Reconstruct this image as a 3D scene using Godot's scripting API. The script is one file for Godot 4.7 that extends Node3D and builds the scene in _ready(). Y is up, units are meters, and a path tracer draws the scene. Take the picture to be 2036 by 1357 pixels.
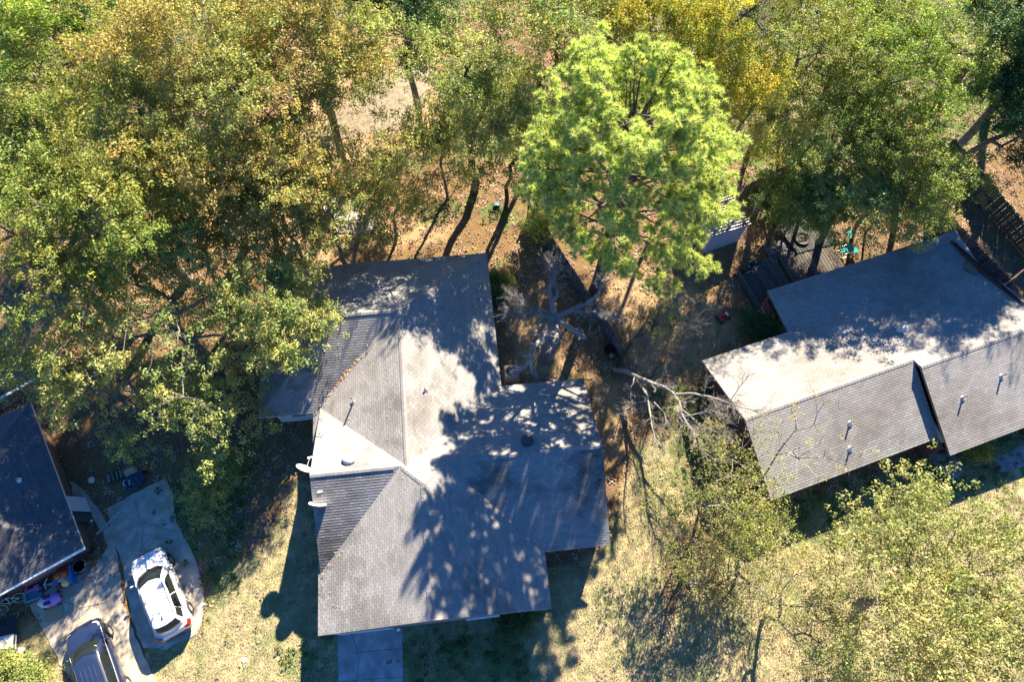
extends Node3D
# An autumn yard from the air: a grey shingled ranch house, its two neighbours, oaks, a pine, parked cars.

class MB:
	var v := PackedVector3Array()
	var n := PackedVector3Array()
	var c := PackedColorArray()
	func tri(a: Vector3, b: Vector3, d: Vector3, col: Color, out := Vector3.ZERO) -> void:
		var nn := (d - a).cross(b - a)
		if nn.dot(out) < 0.0:
			var t := b
			b = d
			d = t
			nn = -nn
		nn = nn.normalized()
		v.append(a); v.append(b); v.append(d)
		n.append(nn); n.append(nn); n.append(nn)
		c.append(col); c.append(col); c.append(col)
	func quad(a: Vector3, b: Vector3, d: Vector3, e: Vector3, col: Color, out := Vector3.ZERO) -> void:
		tri(a, b, d, col, out)
		tri(a, d, e, col, out)
	func fan(p: Array, col: Color, out: Vector3) -> void:
		for i in range(1, p.size() - 1):
			tri(p[0], p[i], p[i + 1], col, out)
	func box(t: Transform3D, s: Vector3, col: Color, chamfer := 0.0) -> void:
		var h := s * 0.5
		if chamfer > 0.0:   # the upper edges are bevelled
			var k := chamfer
			var lo: Array = [Vector3(-h.x, -h.y, -h.z), Vector3(h.x, -h.y, -h.z), Vector3(h.x, -h.y, h.z), Vector3(-h.x, -h.y, h.z)]
			var mi: Array = [Vector3(-h.x, h.y - k, -h.z), Vector3(h.x, h.y - k, -h.z), Vector3(h.x, h.y - k, h.z), Vector3(-h.x, h.y - k, h.z)]
			var hi: Array = [Vector3(-h.x + k, h.y, -h.z + k), Vector3(h.x - k, h.y, -h.z + k), Vector3(h.x - k, h.y, h.z - k), Vector3(-h.x + k, h.y, h.z - k)]
			for i in 4:
				var j := (i + 1) % 4
				var o: Vector3 = t.basis * (Vector3(lo[i]) + Vector3(lo[j]) + Vector3(0, 2.0 * h.y, 0))
				quad(t * lo[i], t * lo[j], t * mi[j], t * mi[i], col, o)
				quad(t * mi[i], t * mi[j], t * hi[j], t * hi[i], col, o + t.basis.y * 0.3)
			quad(t * hi[0], t * hi[1], t * hi[2], t * hi[3], col, t.basis.y)
			quad(t * lo[0], t * lo[1], t * lo[2], t * lo[3], col, -t.basis.y)
			return
		for ax in 3:
			for sg in [-1.0, 1.0]:
				var d := Vector3.ZERO
				d[ax] = sg
				var u := Vector3.ZERO
				u[(ax + 1) % 3] = 1.0
				var w := Vector3.ZERO
				w[(ax + 2) % 3] = 1.0
				var cc := d * h
				quad(t * (cc - u * h - w * h), t * (cc + u * h - w * h), t * (cc + u * h + w * h), t * (cc - u * h + w * h), col, t.basis * d)
	func ring(p: Vector3, d: Vector3, r: float, sides: int) -> PackedVector3Array:
		var a := d.cross(Vector3(0.31, 0.9, 0.17) if absf(d.y) < 0.9 else Vector3.RIGHT).normalized()
		var b := d.cross(a)
		var out := PackedVector3Array()
		for i in sides:
			var t := TAU * i / sides
			out.append(p + (a * cos(t) + b * sin(t)) * r)
		return out
	func tube(p: Vector3, q: Vector3, r0: float, r1: float, sides: int, col: Color, caps := false) -> void:
		var d := (q - p).normalized()
		var A := ring(p, d, r0, sides)
		var B := ring(q, d, r1, sides)
		for i in sides:
			var j := (i + 1) % sides
			var ni := (A[i] - p).normalized()
			var nj := (A[j] - p).normalized()
			for k in [[A[i], A[j], B[j], ni, nj, nj], [A[i], B[j], B[i], ni, nj, ni]]:
				var fl: bool = (Vector3(k[2]) - Vector3(k[0])).cross(Vector3(k[1]) - Vector3(k[0])).dot(ni + nj) < 0.0
				var o: Array = [0, 2, 1] if fl else [0, 1, 2]
				for m in o:
					v.append(k[m]); n.append(k[m + 3]); c.append(col)
		if caps:
			fan(Array(B), col, d)
			fan(Array(A), col, -d)
	func path(pts: Array, r: float, sides: int, col: Color) -> void:
		for i in pts.size() - 1:
			tube(pts[i], pts[i + 1], r, r, sides, col, true)
	func grid(rows: Array, col: Color, mid: Vector3) -> void:   # a smooth sheet through rows of points, its front away from mid
		var H := rows.size()
		var Wd: int = rows[0].size()
		var nr := []
		for i in H:
			var line := PackedVector3Array()
			for j in Wd:
				var a: Vector3 = rows[mini(i + 1, H - 1)][j] - rows[maxi(i - 1, 0)][j]
				var b: Vector3 = rows[i][mini(j + 1, Wd - 1)] - rows[i][maxi(j - 1, 0)]
				var nn := a.cross(b)
				if nn.length_squared() < 1e-12:
					nn = Vector3(rows[i][j]) - mid
				if nn.dot(Vector3(rows[i][j]) - mid) < 0.0:
					nn = -nn
				line.append(nn.normalized())
			nr.append(line)
		for i in H - 1:
			for j in Wd - 1:
				for k in [[i, j, i, j + 1, i + 1, j + 1], [i, j, i + 1, j + 1, i + 1, j]]:
					var P := [rows[k[0]][k[1]], rows[k[2]][k[3]], rows[k[4]][k[5]]]
					var Nn := [nr[k[0]][k[1]], nr[k[2]][k[3]], nr[k[4]][k[5]]]
					var fl: bool = (Vector3(P[2]) - Vector3(P[0])).cross(Vector3(P[1]) - Vector3(P[0])).dot(Vector3(Nn[0]) + Nn[1] + Nn[2]) < 0.0
					for m in ([0, 2, 1] if fl else [0, 1, 2]):
						v.append(P[m]); n.append(Nn[m]); c.append(col)
	func lathe(prof: Array, t: Transform3D, sides: int, col: Color, mid := Vector3.ZERO) -> void:
		var rows := []
		for p in prof:
			var line := PackedVector3Array()
			for i in sides + 1:
				var a := TAU * i / sides
				line.append(t * Vector3(cos(a) * p[0], p[1], sin(a) * p[0]))
			rows.append(line)
		grid(rows, col, t * mid)
	func mesh(m: Material) -> ArrayMesh:
		var arr := []
		arr.resize(Mesh.ARRAY_MAX)
		arr[Mesh.ARRAY_VERTEX] = v
		arr[Mesh.ARRAY_NORMAL] = n
		arr[Mesh.ARRAY_COLOR] = c
		var am := ArrayMesh.new()
		am.add_surface_from_arrays(Mesh.PRIMITIVE_TRIANGLES, arr)
		am.surface_set_material(0, m)
		return am

var M := {}
var rng := RandomNumberGenerator.new()
var used := {}
const EYE := Vector3(0, 39, 0)

func lin(r: float, g: float, b: float) -> Color:
	return Color(r, g, b).linear_to_srgb()

func rf(a: float, b: float) -> float:
	return rng.randf_range(a, b)

func numbered(s: String) -> String:
	var k: int = used.get(s, 0)
	used[s] = k + 1
	return s if k == 0 else "%s_%03d" % [s, k]

func thing(called: String, label: String, category: String, at := Vector3.ZERO, turn := 0.0, group := "") -> Node3D:
	var o := Node3D.new()
	o.name = numbered(called)
	o.position = at
	o.rotation.y = turn
	add_child(o)
	o.set_meta("label", label)
	o.set_meta("category", category)
	if group:
		o.set_meta("group", group)
	return o

func part(parent: Node3D, called: String, mb: MB, m: Material, stuff := false) -> MeshInstance3D:
	var o := MeshInstance3D.new()
	o.name = called
	o.mesh = mb.mesh(m)
	parent.add_child(o, true)
	if stuff:
		o.set_meta("kind", "stuff")
	return o

func single(called: String, mb: MB, m: Material, label: String, category: String, group := "") -> MeshInstance3D:
	var o := MeshInstance3D.new()
	o.name = numbered(called)
	o.mesh = mb.mesh(m)
	add_child(o)
	o.set_meta("label", label)
	o.set_meta("category", category)
	if group:
		o.set_meta("group", group)
	return o

func struct(called: String, mesh: Mesh, label := "") -> MeshInstance3D:
	var o := MeshInstance3D.new()
	o.name = numbered(called)
	o.mesh = mesh
	add_child(o)
	o.set_meta("kind", "structure")
	if label:
		o.set_meta("label", label)
	return o

func xf(at: Vector3, yaw := 0.0, pitch := 0.0, roll := 0.0) -> Transform3D:
	return Transform3D(Basis.from_euler(Vector3(pitch, yaw, roll)), at)

func paint(rough: float, r := 1.0, g := 1.0, b := 1.0) -> StandardMaterial3D:   # tinted by the vertex colours
	var m := StandardMaterial3D.new()
	m.albedo_color = lin(r, g, b)
	m.vertex_color_use_as_albedo = true
	m.roughness = rough
	return m

func noise_tex(freq: float, oct: int, size: int, lo := Color.BLACK, hi := Color.WHITE, sd := 1, normal := false) -> NoiseTexture2D:
	var f := FastNoiseLite.new()
	f.frequency = freq
	f.fractal_octaves = oct
	f.seed = sd
	var t := NoiseTexture2D.new()
	t.noise = f
	t.width = size
	t.height = size
	t.seamless = true
	if not normal:
		var gr := Gradient.new()
		gr.set_color(0, lo)
		gr.set_color(1, hi)
		t.color_ramp = gr
	return t

func rough_look(m: StandardMaterial3D, scale: float, freq: float, lo: float, bump: float, sd := 3) -> StandardMaterial3D:
	m.uv1_triplanar = true
	m.uv1_world_triplanar = true
	m.uv1_scale = Vector3.ONE * scale
	m.albedo_texture = noise_tex(freq, 5, 512, Color(lo, lo, lo), Color.WHITE, sd)
	if bump > 0.0:
		m.heightmap_enabled = true
		m.heightmap_texture = noise_tex(freq * 2.0, 4, 512, Color.BLACK, Color.WHITE, sd + 7)
		m.heightmap_scale = bump
	return m

func make_materials() -> void:
	M.leaf = paint(0.42)
	M.leaf.metallic_specular = 0.36
	M.leaf.backlight_enabled = true
	M.leaf.backlight = Color(0.95, 0.95, 0.7)
	M.needle = paint(0.55)
	M.needle.backlight_enabled = true
	M.needle.backlight = Color(1.0, 1.0, 0.7)
	M.dry = paint(0.85)
	M.bark = rough_look(paint(0.95), 1.3, 0.03, 0.45, 3.0)
	M.plain = paint(0.75)
	M.shingle = paint(0.88)
	M.shingle.metallic_specular = 0.35
	M.metal = paint(0.35)
	M.metal.metallic = 0.6
	M.gloss = paint(0.28)
	M.plastic = paint(0.4)
	M.wood = rough_look(paint(0.9), 1.1, 0.02, 0.5, 1.5, 11)
	M.concrete = rough_look(paint(0.92), 0.23, 0.01, 0.74, 0.4, 21)
	M.masonry = rough_look(paint(0.93), 1.5, 0.03, 0.55, 1.0, 31)
	M.cloth = paint(0.9)
	M.rubber = paint(0.8)
	M.glass = paint(0.06)
	M.glass.metallic_specular = 0.55
	M.lens = paint(0.15)
	M.car = paint(0.3)
	M.car.clearcoat_enabled = true
	M.car.clearcoat = 1.0
	M.car.clearcoat_roughness = 0.05
	M.carmetal = paint(0.32)
	M.carmetal.metallic = 0.0
	M.carmetal.clearcoat_enabled = true
	M.carmetal.clearcoat_roughness = 0.05

# ---------------------------------------------------------------- ground
var zone := {}
const GX0 := -45.0
const GZ0 := -56.0
const GW := 90.0
const GD := 71.0

func polys(flat: Array) -> PackedVector2Array:
	var p := PackedVector2Array()
	for i in range(0, flat.size(), 2):
		p.append(Vector2(flat[i], flat[i + 1]))
	return p

func zone_mask(lists: Array, soft: int) -> Image:
	var w := 360
	var h := 284
	var im := Image.create(w, h, false, Image.FORMAT_L8)
	for flat in lists:
		var p := polys(flat)
		var r := Rect2(p[0], Vector2.ZERO)
		for q in p:
			r = r.expand(q)
		for y in range(maxi(0, int((r.position.y - GZ0) / GD * h)), mini(h, int((r.end.y - GZ0) / GD * h) + 2)):
			for x in range(maxi(0, int((r.position.x - GX0) / GW * w)), mini(w, int((r.end.x - GX0) / GW * w) + 2)):
				if Geometry2D.is_point_in_polygon(Vector2(GX0 + (x + 0.5) * GW / w, GZ0 + (y + 0.5) * GD / h), p):
					im.set_pixel(x, y, Color.WHITE)
	im.resize(w / soft, h / soft, Image.INTERPOLATE_LANCZOS)
	im.resize(w, h, Image.INTERPOLATE_CUBIC)
	return im

func zone_at(which: String, p: Vector3) -> float:
	var im: Image = zone[which]
	return im.get_pixel(clampi(int((p.x - GX0) / GW * im.get_width()), 0, im.get_width() - 1), clampi(int((p.z - GZ0) / GD * im.get_height()), 0, im.get_height() - 1)).r

func noise_bytes(freq: float, oct: int, w: int, h: int, sd: int) -> PackedByteArray:
	var f := FastNoiseLite.new()
	f.frequency = freq
	f.fractal_octaves = oct
	f.seed = sd
	var im := f.get_image(w, h, false, false, true)
	im.convert(Image.FORMAT_L8)
	return im.get_data()

func make_ground() -> void:
	zone.lawn = zone_mask([
		[-33.23, 1.13, -22.51, 0.5, -20.04, 5.81, -30.86, 6.41], [-16.4, 5.61, -18.56, 2.4, -17.54, 1.4, -15.27, 0.07, -15.16, -1.67, -13.84, -3.04, -12.41, -4.72, -12.25, -7.51, -10.27, -7.63, -6.61, 5.07],
		[-9.01, -0.3, 5.78, -4.76, 6.63, -7.57, 7.68, -11.15, 10.1, -12.24, 10.7, -8.97, 11.49, -7.59, 9.4, -4.99, 8.72, -0.85, 9.08, 4.2, -8.08, 5.15],
		[16.1, -7.88, 43.56, -17.38, 36.49, 2.69, 8.83, 4.22, 9.28, -1.63, 11.35, -5.11],
	], 3)
	zone.tan = zone_mask([
		[5.71, -21.8, 8.69, -23.15, 12.87, -20.84, 14.72, -19.53, 17.24, -19, 11.99, -16.57, 9.64, -11.9, 7.9, -15.62, 6.99, -17.59], [-12.84, -22.71, -8.55, -25.39, -4.55, -26.1, -4.36, -24.12, -8.88, -22.81, -13.33, -21.73],
		[-0.33, -18.47, 1.19, -20.01, 2.91, -16.62, 4.51, -14.73, 0.49, -15.11], [4.81, -14.75, 6.97, -14.9, 7.21, -8.75, 5.75, -10.42], [-32.19, -17.62, -28.95, -19.29, -27.1, -14.54, -30.07, -11.74],
		[-19.26, -42.07, -6.15, -43.21, -5.14, -32.47, -11.93, -29.72, -16.78, -29.34], [-22.26, -25.97, -11.67, -28.03, -9.01, -23.77, -14.15, -22.62, -20.92, -23.27],
	], 4)
	zone.green = zone_mask([
		[-18.7, -5.97, -17.8, -8.01, -15.32, -8.46, -13.98, -6.26, -14.01, -3.81, -13.83, -1.75, -14.61, -0.46, -16.2, -2.63, -17.73, -4.39], [-7.11, -24.7, -6.03, -27.21, -1.23, -27.58, 0.96, -24.91, -3.23, -26.6],
		[-60.54, -50.33, 1.25, -56.23, -6.25, -44.29, -19.26, -42.07, -21.26, -28.99, -22.06, -25.17, -46.1, -20.25], [3.4, -56.43, 63.84, -62.2, 46.31, -35.66, 36.82, -36.77, 31.18, -34.01, 15.7, -31.89, 5.62, -41.08], [-6.82, -42.09, -0.52, -40.55, 0.7, -30.71, -5.77, -31.52], [15.7, -31.89, 31.28, -34.47, 30.02, -28.31, 16.02, -27.25], [15.11, -20.27, 16.81, -21.12, 17.21, -18.65, 14.58, -17.77], [-1.86, -22, -0.93, -22.83, -0.33, -18.47, -1.12, -18.41],
		[-10.87, 1.02, -9.41, 0.45, -8.08, 5.15, -10.05, 5.26], [16.13, -8.17, 26.72, -12.09, 33.32, -14.4, 32.49, -11.26, 25.46, -8.75, 23.78, -7.52, 16.97, -5.45], [-4.72, 0.18, 1.53, -0.92, 1.93, 1.68, -4.15, 2.72], [8.2, -14.98, 12.53, -15.27, 13.61, -9.16, 10.34, -7.52, 9.64, -11.9],
	], 4)
	var w := 1600
	var h := 1262
	var lw: PackedByteArray
	var maps := {}
	for k in zone:
		var im: Image = zone[k].duplicate()
		im.resize(w, h, Image.INTERPOLATE_CUBIC)
		maps[k] = im.get_data()
	var fine := noise_bytes(0.32, 3, w, h, 5)
	var mid := noise_bytes(0.05, 4, w, h, 6)
	var big := noise_bytes(0.012, 4, w, h, 9)
	lw = maps.lawn
	var tn: PackedByteArray = maps.tan
	var gn: PackedByteArray = maps.green
	var out := PackedByteArray()
	out.resize(w * h * 3)
	for i in w * h:
		var f := fine[i] / 255.0
		var md := mid[i] / 255.0
		var b := big[i] / 255.0
		var r0 := lerpf(76.0, 146.0, f * 0.7 + md * 0.3)
		var g0 := lerpf(60.0, 119.0, f * 0.7 + md * 0.3)
		var b0 := lerpf(43.0, 86.0, f * 0.8 + b * 0.2)
		var t := clampf((tn[i] / 255.0) * 1.5 + (b - 0.5) * 1.2 - 0.25, 0.0, 1.0)
		r0 = lerpf(r0, 120.0 + 56.0 * f, t)
		g0 = lerpf(g0, 99.0 + 50.0 * f, t)
		b0 = lerpf(b0, 72.0 + 40.0 * f, t)
		t = clampf((lw[i] / 255.0) * 2.0 + (md - 0.5) * 1.4 - 0.5, 0.0, 1.0)
		var gr := clampf((md - 0.38) * 2.0 + (b - 0.5), 0.0, 1.0)
		r0 = lerpf(r0, lerpf(158.0, 118.0, gr) + 40.0 * (f - 0.5), t)
		g0 = lerpf(g0, lerpf(143.0, 121.0, gr) + 36.0 * (f - 0.5), t)
		b0 = lerpf(b0, lerpf(108.0, 80.0, gr) + 30.0 * (f - 0.5), t)
		t = clampf((gn[i] / 255.0) * 1.3 + (md - 0.5) * 2.2 - 0.35, 0.0, 0.85)
		r0 = lerpf(r0, 58.0 + 40.0 * f, t)
		g0 = lerpf(g0, 76.0 + 44.0 * f, t)
		b0 = lerpf(b0, 38.0 + 26.0 * f, t)
		out[i * 3] = clampi(int(r0), 0, 255)
		out[i * 3 + 1] = clampi(int(g0), 0, 255)
		out[i * 3 + 2] = clampi(int(b0), 0, 255)
	var m := StandardMaterial3D.new()
	m.albedo_texture = ImageTexture.create_from_image(Image.create_from_data(w, h, false, Image.FORMAT_RGB8, out))
	m.roughness = 1.0
	m.metallic_specular = 0.2
	m.texture_repeat = true
	var far := rough_look(StandardMaterial3D.new(), 0.2, 0.02, 0.5, 0.0, 41)
	far.albedo_color = lin(0.16, 0.12, 0.075)
	far.roughness = 1.0
	var st := SurfaceTool.new()
	st.begin(Mesh.PRIMITIVE_TRIANGLES)
	var q := [[GX0, GZ0], [GX0 + GW, GZ0], [GX0 + GW, GZ0 + GD], [GX0, GZ0 + GD]]
	for k in [0, 1, 2, 0, 2, 3]:
		st.set_normal(Vector3.UP)
		st.set_uv(Vector2((q[k][0] - GX0) / GW, (q[k][1] - GZ0) / GD))
		st.add_vertex(Vector3(q[k][0], 0, q[k][1]))
	st.set_material(m)
	var am := st.commit()
	st = SurfaceTool.new()
	st.begin(Mesh.PRIMITIVE_TRIANGLES)
	for s in [[-900.0, -900.0, 900.0, GZ0], [-900.0, GZ0 + GD, 900.0, 900.0], [-900.0, GZ0, GX0, GZ0 + GD], [GX0 + GW, GZ0, 900.0, GZ0 + GD]]:
		var e := [Vector3(s[0], 0, s[1]), Vector3(s[2], 0, s[1]), Vector3(s[2], 0, s[3]), Vector3(s[0], 0, s[3])]
		for k in [0, 1, 2, 0, 2, 3]:
			st.set_normal(Vector3.UP)
			st.set_uv(Vector2(e[k].x, e[k].z))
			st.add_vertex(e[k])
	st.set_material(far)
	st.commit(am)
	struct("ground", am, "leaf strewn ground with dry lawns round the houses")

func slab(flat: Array, top: float, col: Color, jag := 0.0) -> MB:   # a flat paving of any outline, its edge worn by jag
	var p := polys(flat)
	if jag > 0.0:
		var q := PackedVector2Array()
		for i in p.size():
			var a := p[i]
			var b := p[(i + 1) % p.size()]
			var k := maxi(1, int(a.distance_to(b) / 0.35))
			for j in k:
				q.append(a.lerp(b, float(j) / k) + Vector2(rf(-jag, jag), rf(-jag, jag)))
		p = q
	var mb := MB.new()
	var t := Geometry2D.triangulate_polygon(p)
	for i in range(0, t.size(), 3):
		mb.tri(Vector3(p[t[i]].x, top, p[t[i]].y), Vector3(p[t[i + 1]].x, top, p[t[i + 1]].y), Vector3(p[t[i + 2]].x, top, p[t[i + 2]].y), col, Vector3.UP)
	var mid := Vector2.ZERO
	for q2 in p:
		mid += q2 / p.size()
	for i in p.size():
		var a := p[i]
		var b := p[(i + 1) % p.size()]
		mb.quad(Vector3(a.x, top, a.y), Vector3(b.x, top, b.y), Vector3(b.x, -0.1, b.y), Vector3(a.x, -0.1, a.y), col, Vector3((a + b).x * 0.5 - mid.x, 0, (a + b).y * 0.5 - mid.y))
	return mb

# ---------------------------------------------------------------- scattered small things
func scatter(called: String, mesh: Mesh, list: Array, cols: PackedColorArray, label: String, category := "", parent: Node3D = null) -> MultiMeshInstance3D:
	var mm := MultiMesh.new()
	mm.transform_format = MultiMesh.TRANSFORM_3D
	mm.use_colors = true
	mm.mesh = mesh
	mm.instance_count = list.size()
	for i in list.size():
		mm.set_instance_transform(i, list[i])
		mm.set_instance_color(i, cols[i])
	var o := MultiMeshInstance3D.new()
	o.multimesh = mm
	o.set_meta("kind", "stuff")
	if parent:
		o.name = called
		parent.add_child(o, true)
	else:
		o.name = numbered(called)
		add_child(o)
		o.set_meta("label", label)
		if category:
			o.set_meta("category", category)
	return o

func leaf_clump(sd: int, count: int, reach: float, long: float, wide: float, up: float, m: Material) -> ArrayMesh:
	var r := RandomNumberGenerator.new()
	r.seed = sd
	var mb := MB.new()
	for i in count:
		var d := Vector3(r.randf_range(-1, 1), r.randf_range(-0.7, 0.9), r.randf_range(-1, 1)).normalized()
		var p := d * reach * r.randf_range(0.25, 1.0)
		var nn := (d * 0.6 + Vector3(r.randf_range(-1, 1), r.randf_range(-1, 1) + up, r.randf_range(-1, 1)) * 0.8).normalized()
		var a := nn.cross(Vector3(r.randf_range(-1, 1), r.randf_range(-1, 1), r.randf_range(-1, 1))).normalized()
		var b := nn.cross(a)
		var k := r.randf_range(0.75, 1.25)
		var g := r.randf_range(0.8, 1.2)
		var col := Color(g * r.randf_range(0.94, 1.06), g, g * r.randf_range(0.9, 1.1))
		var tip := p + a * long * k
		var base := p - a * long * k * 0.8
		mb.tri(base, p + b * wide * k - nn * 0.01, tip, col, nn)
		mb.tri(base, p - b * wide * k - nn * 0.01, tip, col, nn)
	return mb.mesh(m)

func needle_clump(sd: int, m: Material) -> ArrayMesh:   # a tuft of long pine needles
	var r := RandomNumberGenerator.new()
	r.seed = sd
	var mb := MB.new()
	for i in 44:
		var d := Vector3(r.randf_range(-1, 1), r.randf_range(-0.35, 1.1), r.randf_range(-1, 1)).normalized()
		var s := d.cross(Vector3(r.randf_range(-1, 1), r.randf_range(-1, 1), r.randf_range(-1, 1))).normalized() * 0.015
		var g := r.randf_range(0.8, 1.2)
		mb.tri(s, -s, d * r.randf_range(0.16, 0.27), Color(g, g, g), d.cross(s))
	return mb.mesh(m)

func ground_pick(nn: int) -> Vector3:
	var z := GZ0 + 6.0 + (rng.randf() ** 1.0) * 56.0
	var half := lerpf(26.0, 43.0, clampf((4.0 - z) / 48.0, 0.0, 1.0))
	return Vector3(rf(-half, half), 0, z)

func litter_and_grass() -> void:
	rng.seed = 77
	var paved: Array = [polys(PAD_WHITE), polys(PAD_BLUE), polys(DRIVE), polys(SLAB_BACK), polys(CREEK)]
	var lm := leaf_clump(5, 11, 0.38, 0.062, 0.036, 1.6, M.dry)
	var flat := Basis.from_scale(Vector3(1, 0.16, 1))
	var list := []
	var cols := PackedColorArray()
	for i in 26000:
		var p := ground_pick(i)
		var l := zone_at("lawn", p)
		if rng.randf() < l * 0.93:
			continue
		var skip := false
		for q in paved:
			if Geometry2D.is_point_in_polygon(Vector2(p.x, p.z), q):
				skip = rng.randf() < 0.95
				break
		if skip:
			continue
		list.append(Transform3D(flat * Basis(Vector3.UP, rf(0, TAU)).scaled(Vector3.ONE * rf(0.7, 1.2)), p + Vector3(0, 0.05, 0)))
		var k := rf(0.55, 1.3)
		cols.append([Color(0.25, 0.155, 0.09), Color(0.33, 0.225, 0.14), Color(0.18, 0.115, 0.075), Color(0.40, 0.3, 0.2)][rng.randi() % 4] * k)
	scatter("leaf_litter", lm, list, cols, "brown fallen oak leaves lying over the bare ground")
	var gm := MB.new()
	for i in 12:
		var a := rf(0, TAU)
		var p := Vector3(rf(-0.16, 0.16), 0, rf(-0.16, 0.16))
		var d := Vector3(cos(a), 0, sin(a))
		var g := rf(0.75, 1.25)
		gm.tri(p + d.cross(Vector3.UP) * 0.016, p - d.cross(Vector3.UP) * 0.016, p + d * rf(0.03, 0.08) + Vector3(0, rf(0.04, 0.085), 0), Color(g, g, g), Vector3.UP)
	list = []
	cols = PackedColorArray()
	var patch := FastNoiseLite.new()
	patch.frequency = 0.3
	for i in 60000:
		var p := Vector3(rf(-26, 30), 0, rf(-18, 5.5))
		if rng.randf() > zone_at("lawn", p) * 1.2 - 0.1:
			continue
		if Geometry2D.is_point_in_polygon(Vector2(p.x, p.z), paved[0]) or Geometry2D.is_point_in_polygon(Vector2(p.x, p.z), paved[1]) or Geometry2D.is_point_in_polygon(Vector2(p.x, p.z), paved[2]):
			continue
		list.append(Transform3D(Basis(Vector3.UP, rf(0, TAU)).scaled(Vector3(1, rf(0.6, 1.2), 1)), p))
		var green := clampf(patch.get_noise_2d(p.x, p.z) * 1.6 + 0.4 + rf(-0.25, 0.25), 0, 1)
		cols.append(Color(0.37, 0.31, 0.185).lerp(Color(0.2, 0.22, 0.1), green) * rf(0.8, 1.15))
	scatter("grass", gm.mesh(M.dry), list, cols, "short dry grass of the front lawns")
	# low green creepers and seedlings
	var um := leaf_clump(8, 12, 0.26, 0.075, 0.045, 0.8, M.leaf)
	list = []
	cols = PackedColorArray()
	for i in 26000:
		var p := ground_pick(i)
		var g := zone_at("green", p)
		if rng.randf() > g * 0.9 or patch.get_noise_2d(p.x * 2.0, p.z * 2.0 + 50.0) < -0.12:
			continue
		list.append(Transform3D(Basis(Vector3.UP, rf(0, TAU)).scaled(Vector3.ONE * rf(0.6, 1.3)), p + Vector3(0, rf(0.05, 0.35), 0)))
		cols.append(Color(0.06, 0.105, 0.03).lerp(Color(0.12, 0.15, 0.04), rng.randf()) * rf(0.7, 1.2))
	scatter("ground_cover", um, list, cols, "green weeds and creepers growing through the fallen leaves")

# ---------------------------------------------------------------- trees
const GREEN := [Color(0.25, 0.31, 0.07), Color(0.19, 0.26, 0.062), Color(0.34, 0.345, 0.08)]
const OLIVE := [Color(0.341, 0.393, 0.127), Color(0.264, 0.342, 0.115), Color(0.440, 0.433, 0.144)]
const RUST := [Color(0.396, 0.388, 0.115), Color(0.330, 0.370, 0.109), Color(0.462, 0.365, 0.115)]
const STRAW := [Color(0.34, 0.35, 0.13), Color(0.26, 0.3, 0.1), Color(0.41, 0.38, 0.16)]
const LIME := [Color(0.26, 0.38, 0.065), Color(0.2, 0.31, 0.06), Color(0.33, 0.41, 0.075)]
const DARK := [Color(0.064, 0.144, 0.052), Color(0.086, 0.165, 0.055), Color(0.057, 0.116, 0.044)]
const GOLD := [Color(0.472, 0.461, 0.065), Color(0.372, 0.418, 0.065), Color(0.572, 0.476, 0.072)]
const PALE := [Color(0.429, 0.461, 0.143), Color(0.329, 0.389, 0.111), Color(0.572, 0.533, 0.195)]
const BARK := Color(0.4, 0.365, 0.33)
const BARK_DARK := Color(0.1, 0.085, 0.07)
const BARK_PALE := Color(0.46, 0.43, 0.4)
var clumps := {}

func limb_mesh(pos: Array, par: Array, rad: Array, col: Color, low: float, high: float) -> MB:
	var mb := MB.new()
	for i in range(1, pos.size()):
		if rad[i] < low or rad[i] >= high:
			continue
		var p: Vector3 = pos[par[i]]
		var q: Vector3 = pos[i]
		var mid := p.lerp(q, 0.5) + Vector3(rf(-1, 1), rf(-0.4, 0.8), rf(-1, 1)) * p.distance_to(q) * 0.09
		var r0: float = minf(rad[par[i]], rad[i] * 1.6)
		var s := 7 if rad[i] > 0.1 else (5 if rad[i] > 0.03 else 3)
		var k := col * rf(0.85, 1.15)
		mb.tube(p, mid, r0, (r0 + rad[i]) * 0.5, s, k)
		mb.tube(mid, q, (r0 + rad[i]) * 0.5, rad[i], s, k)
	return mb

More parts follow.
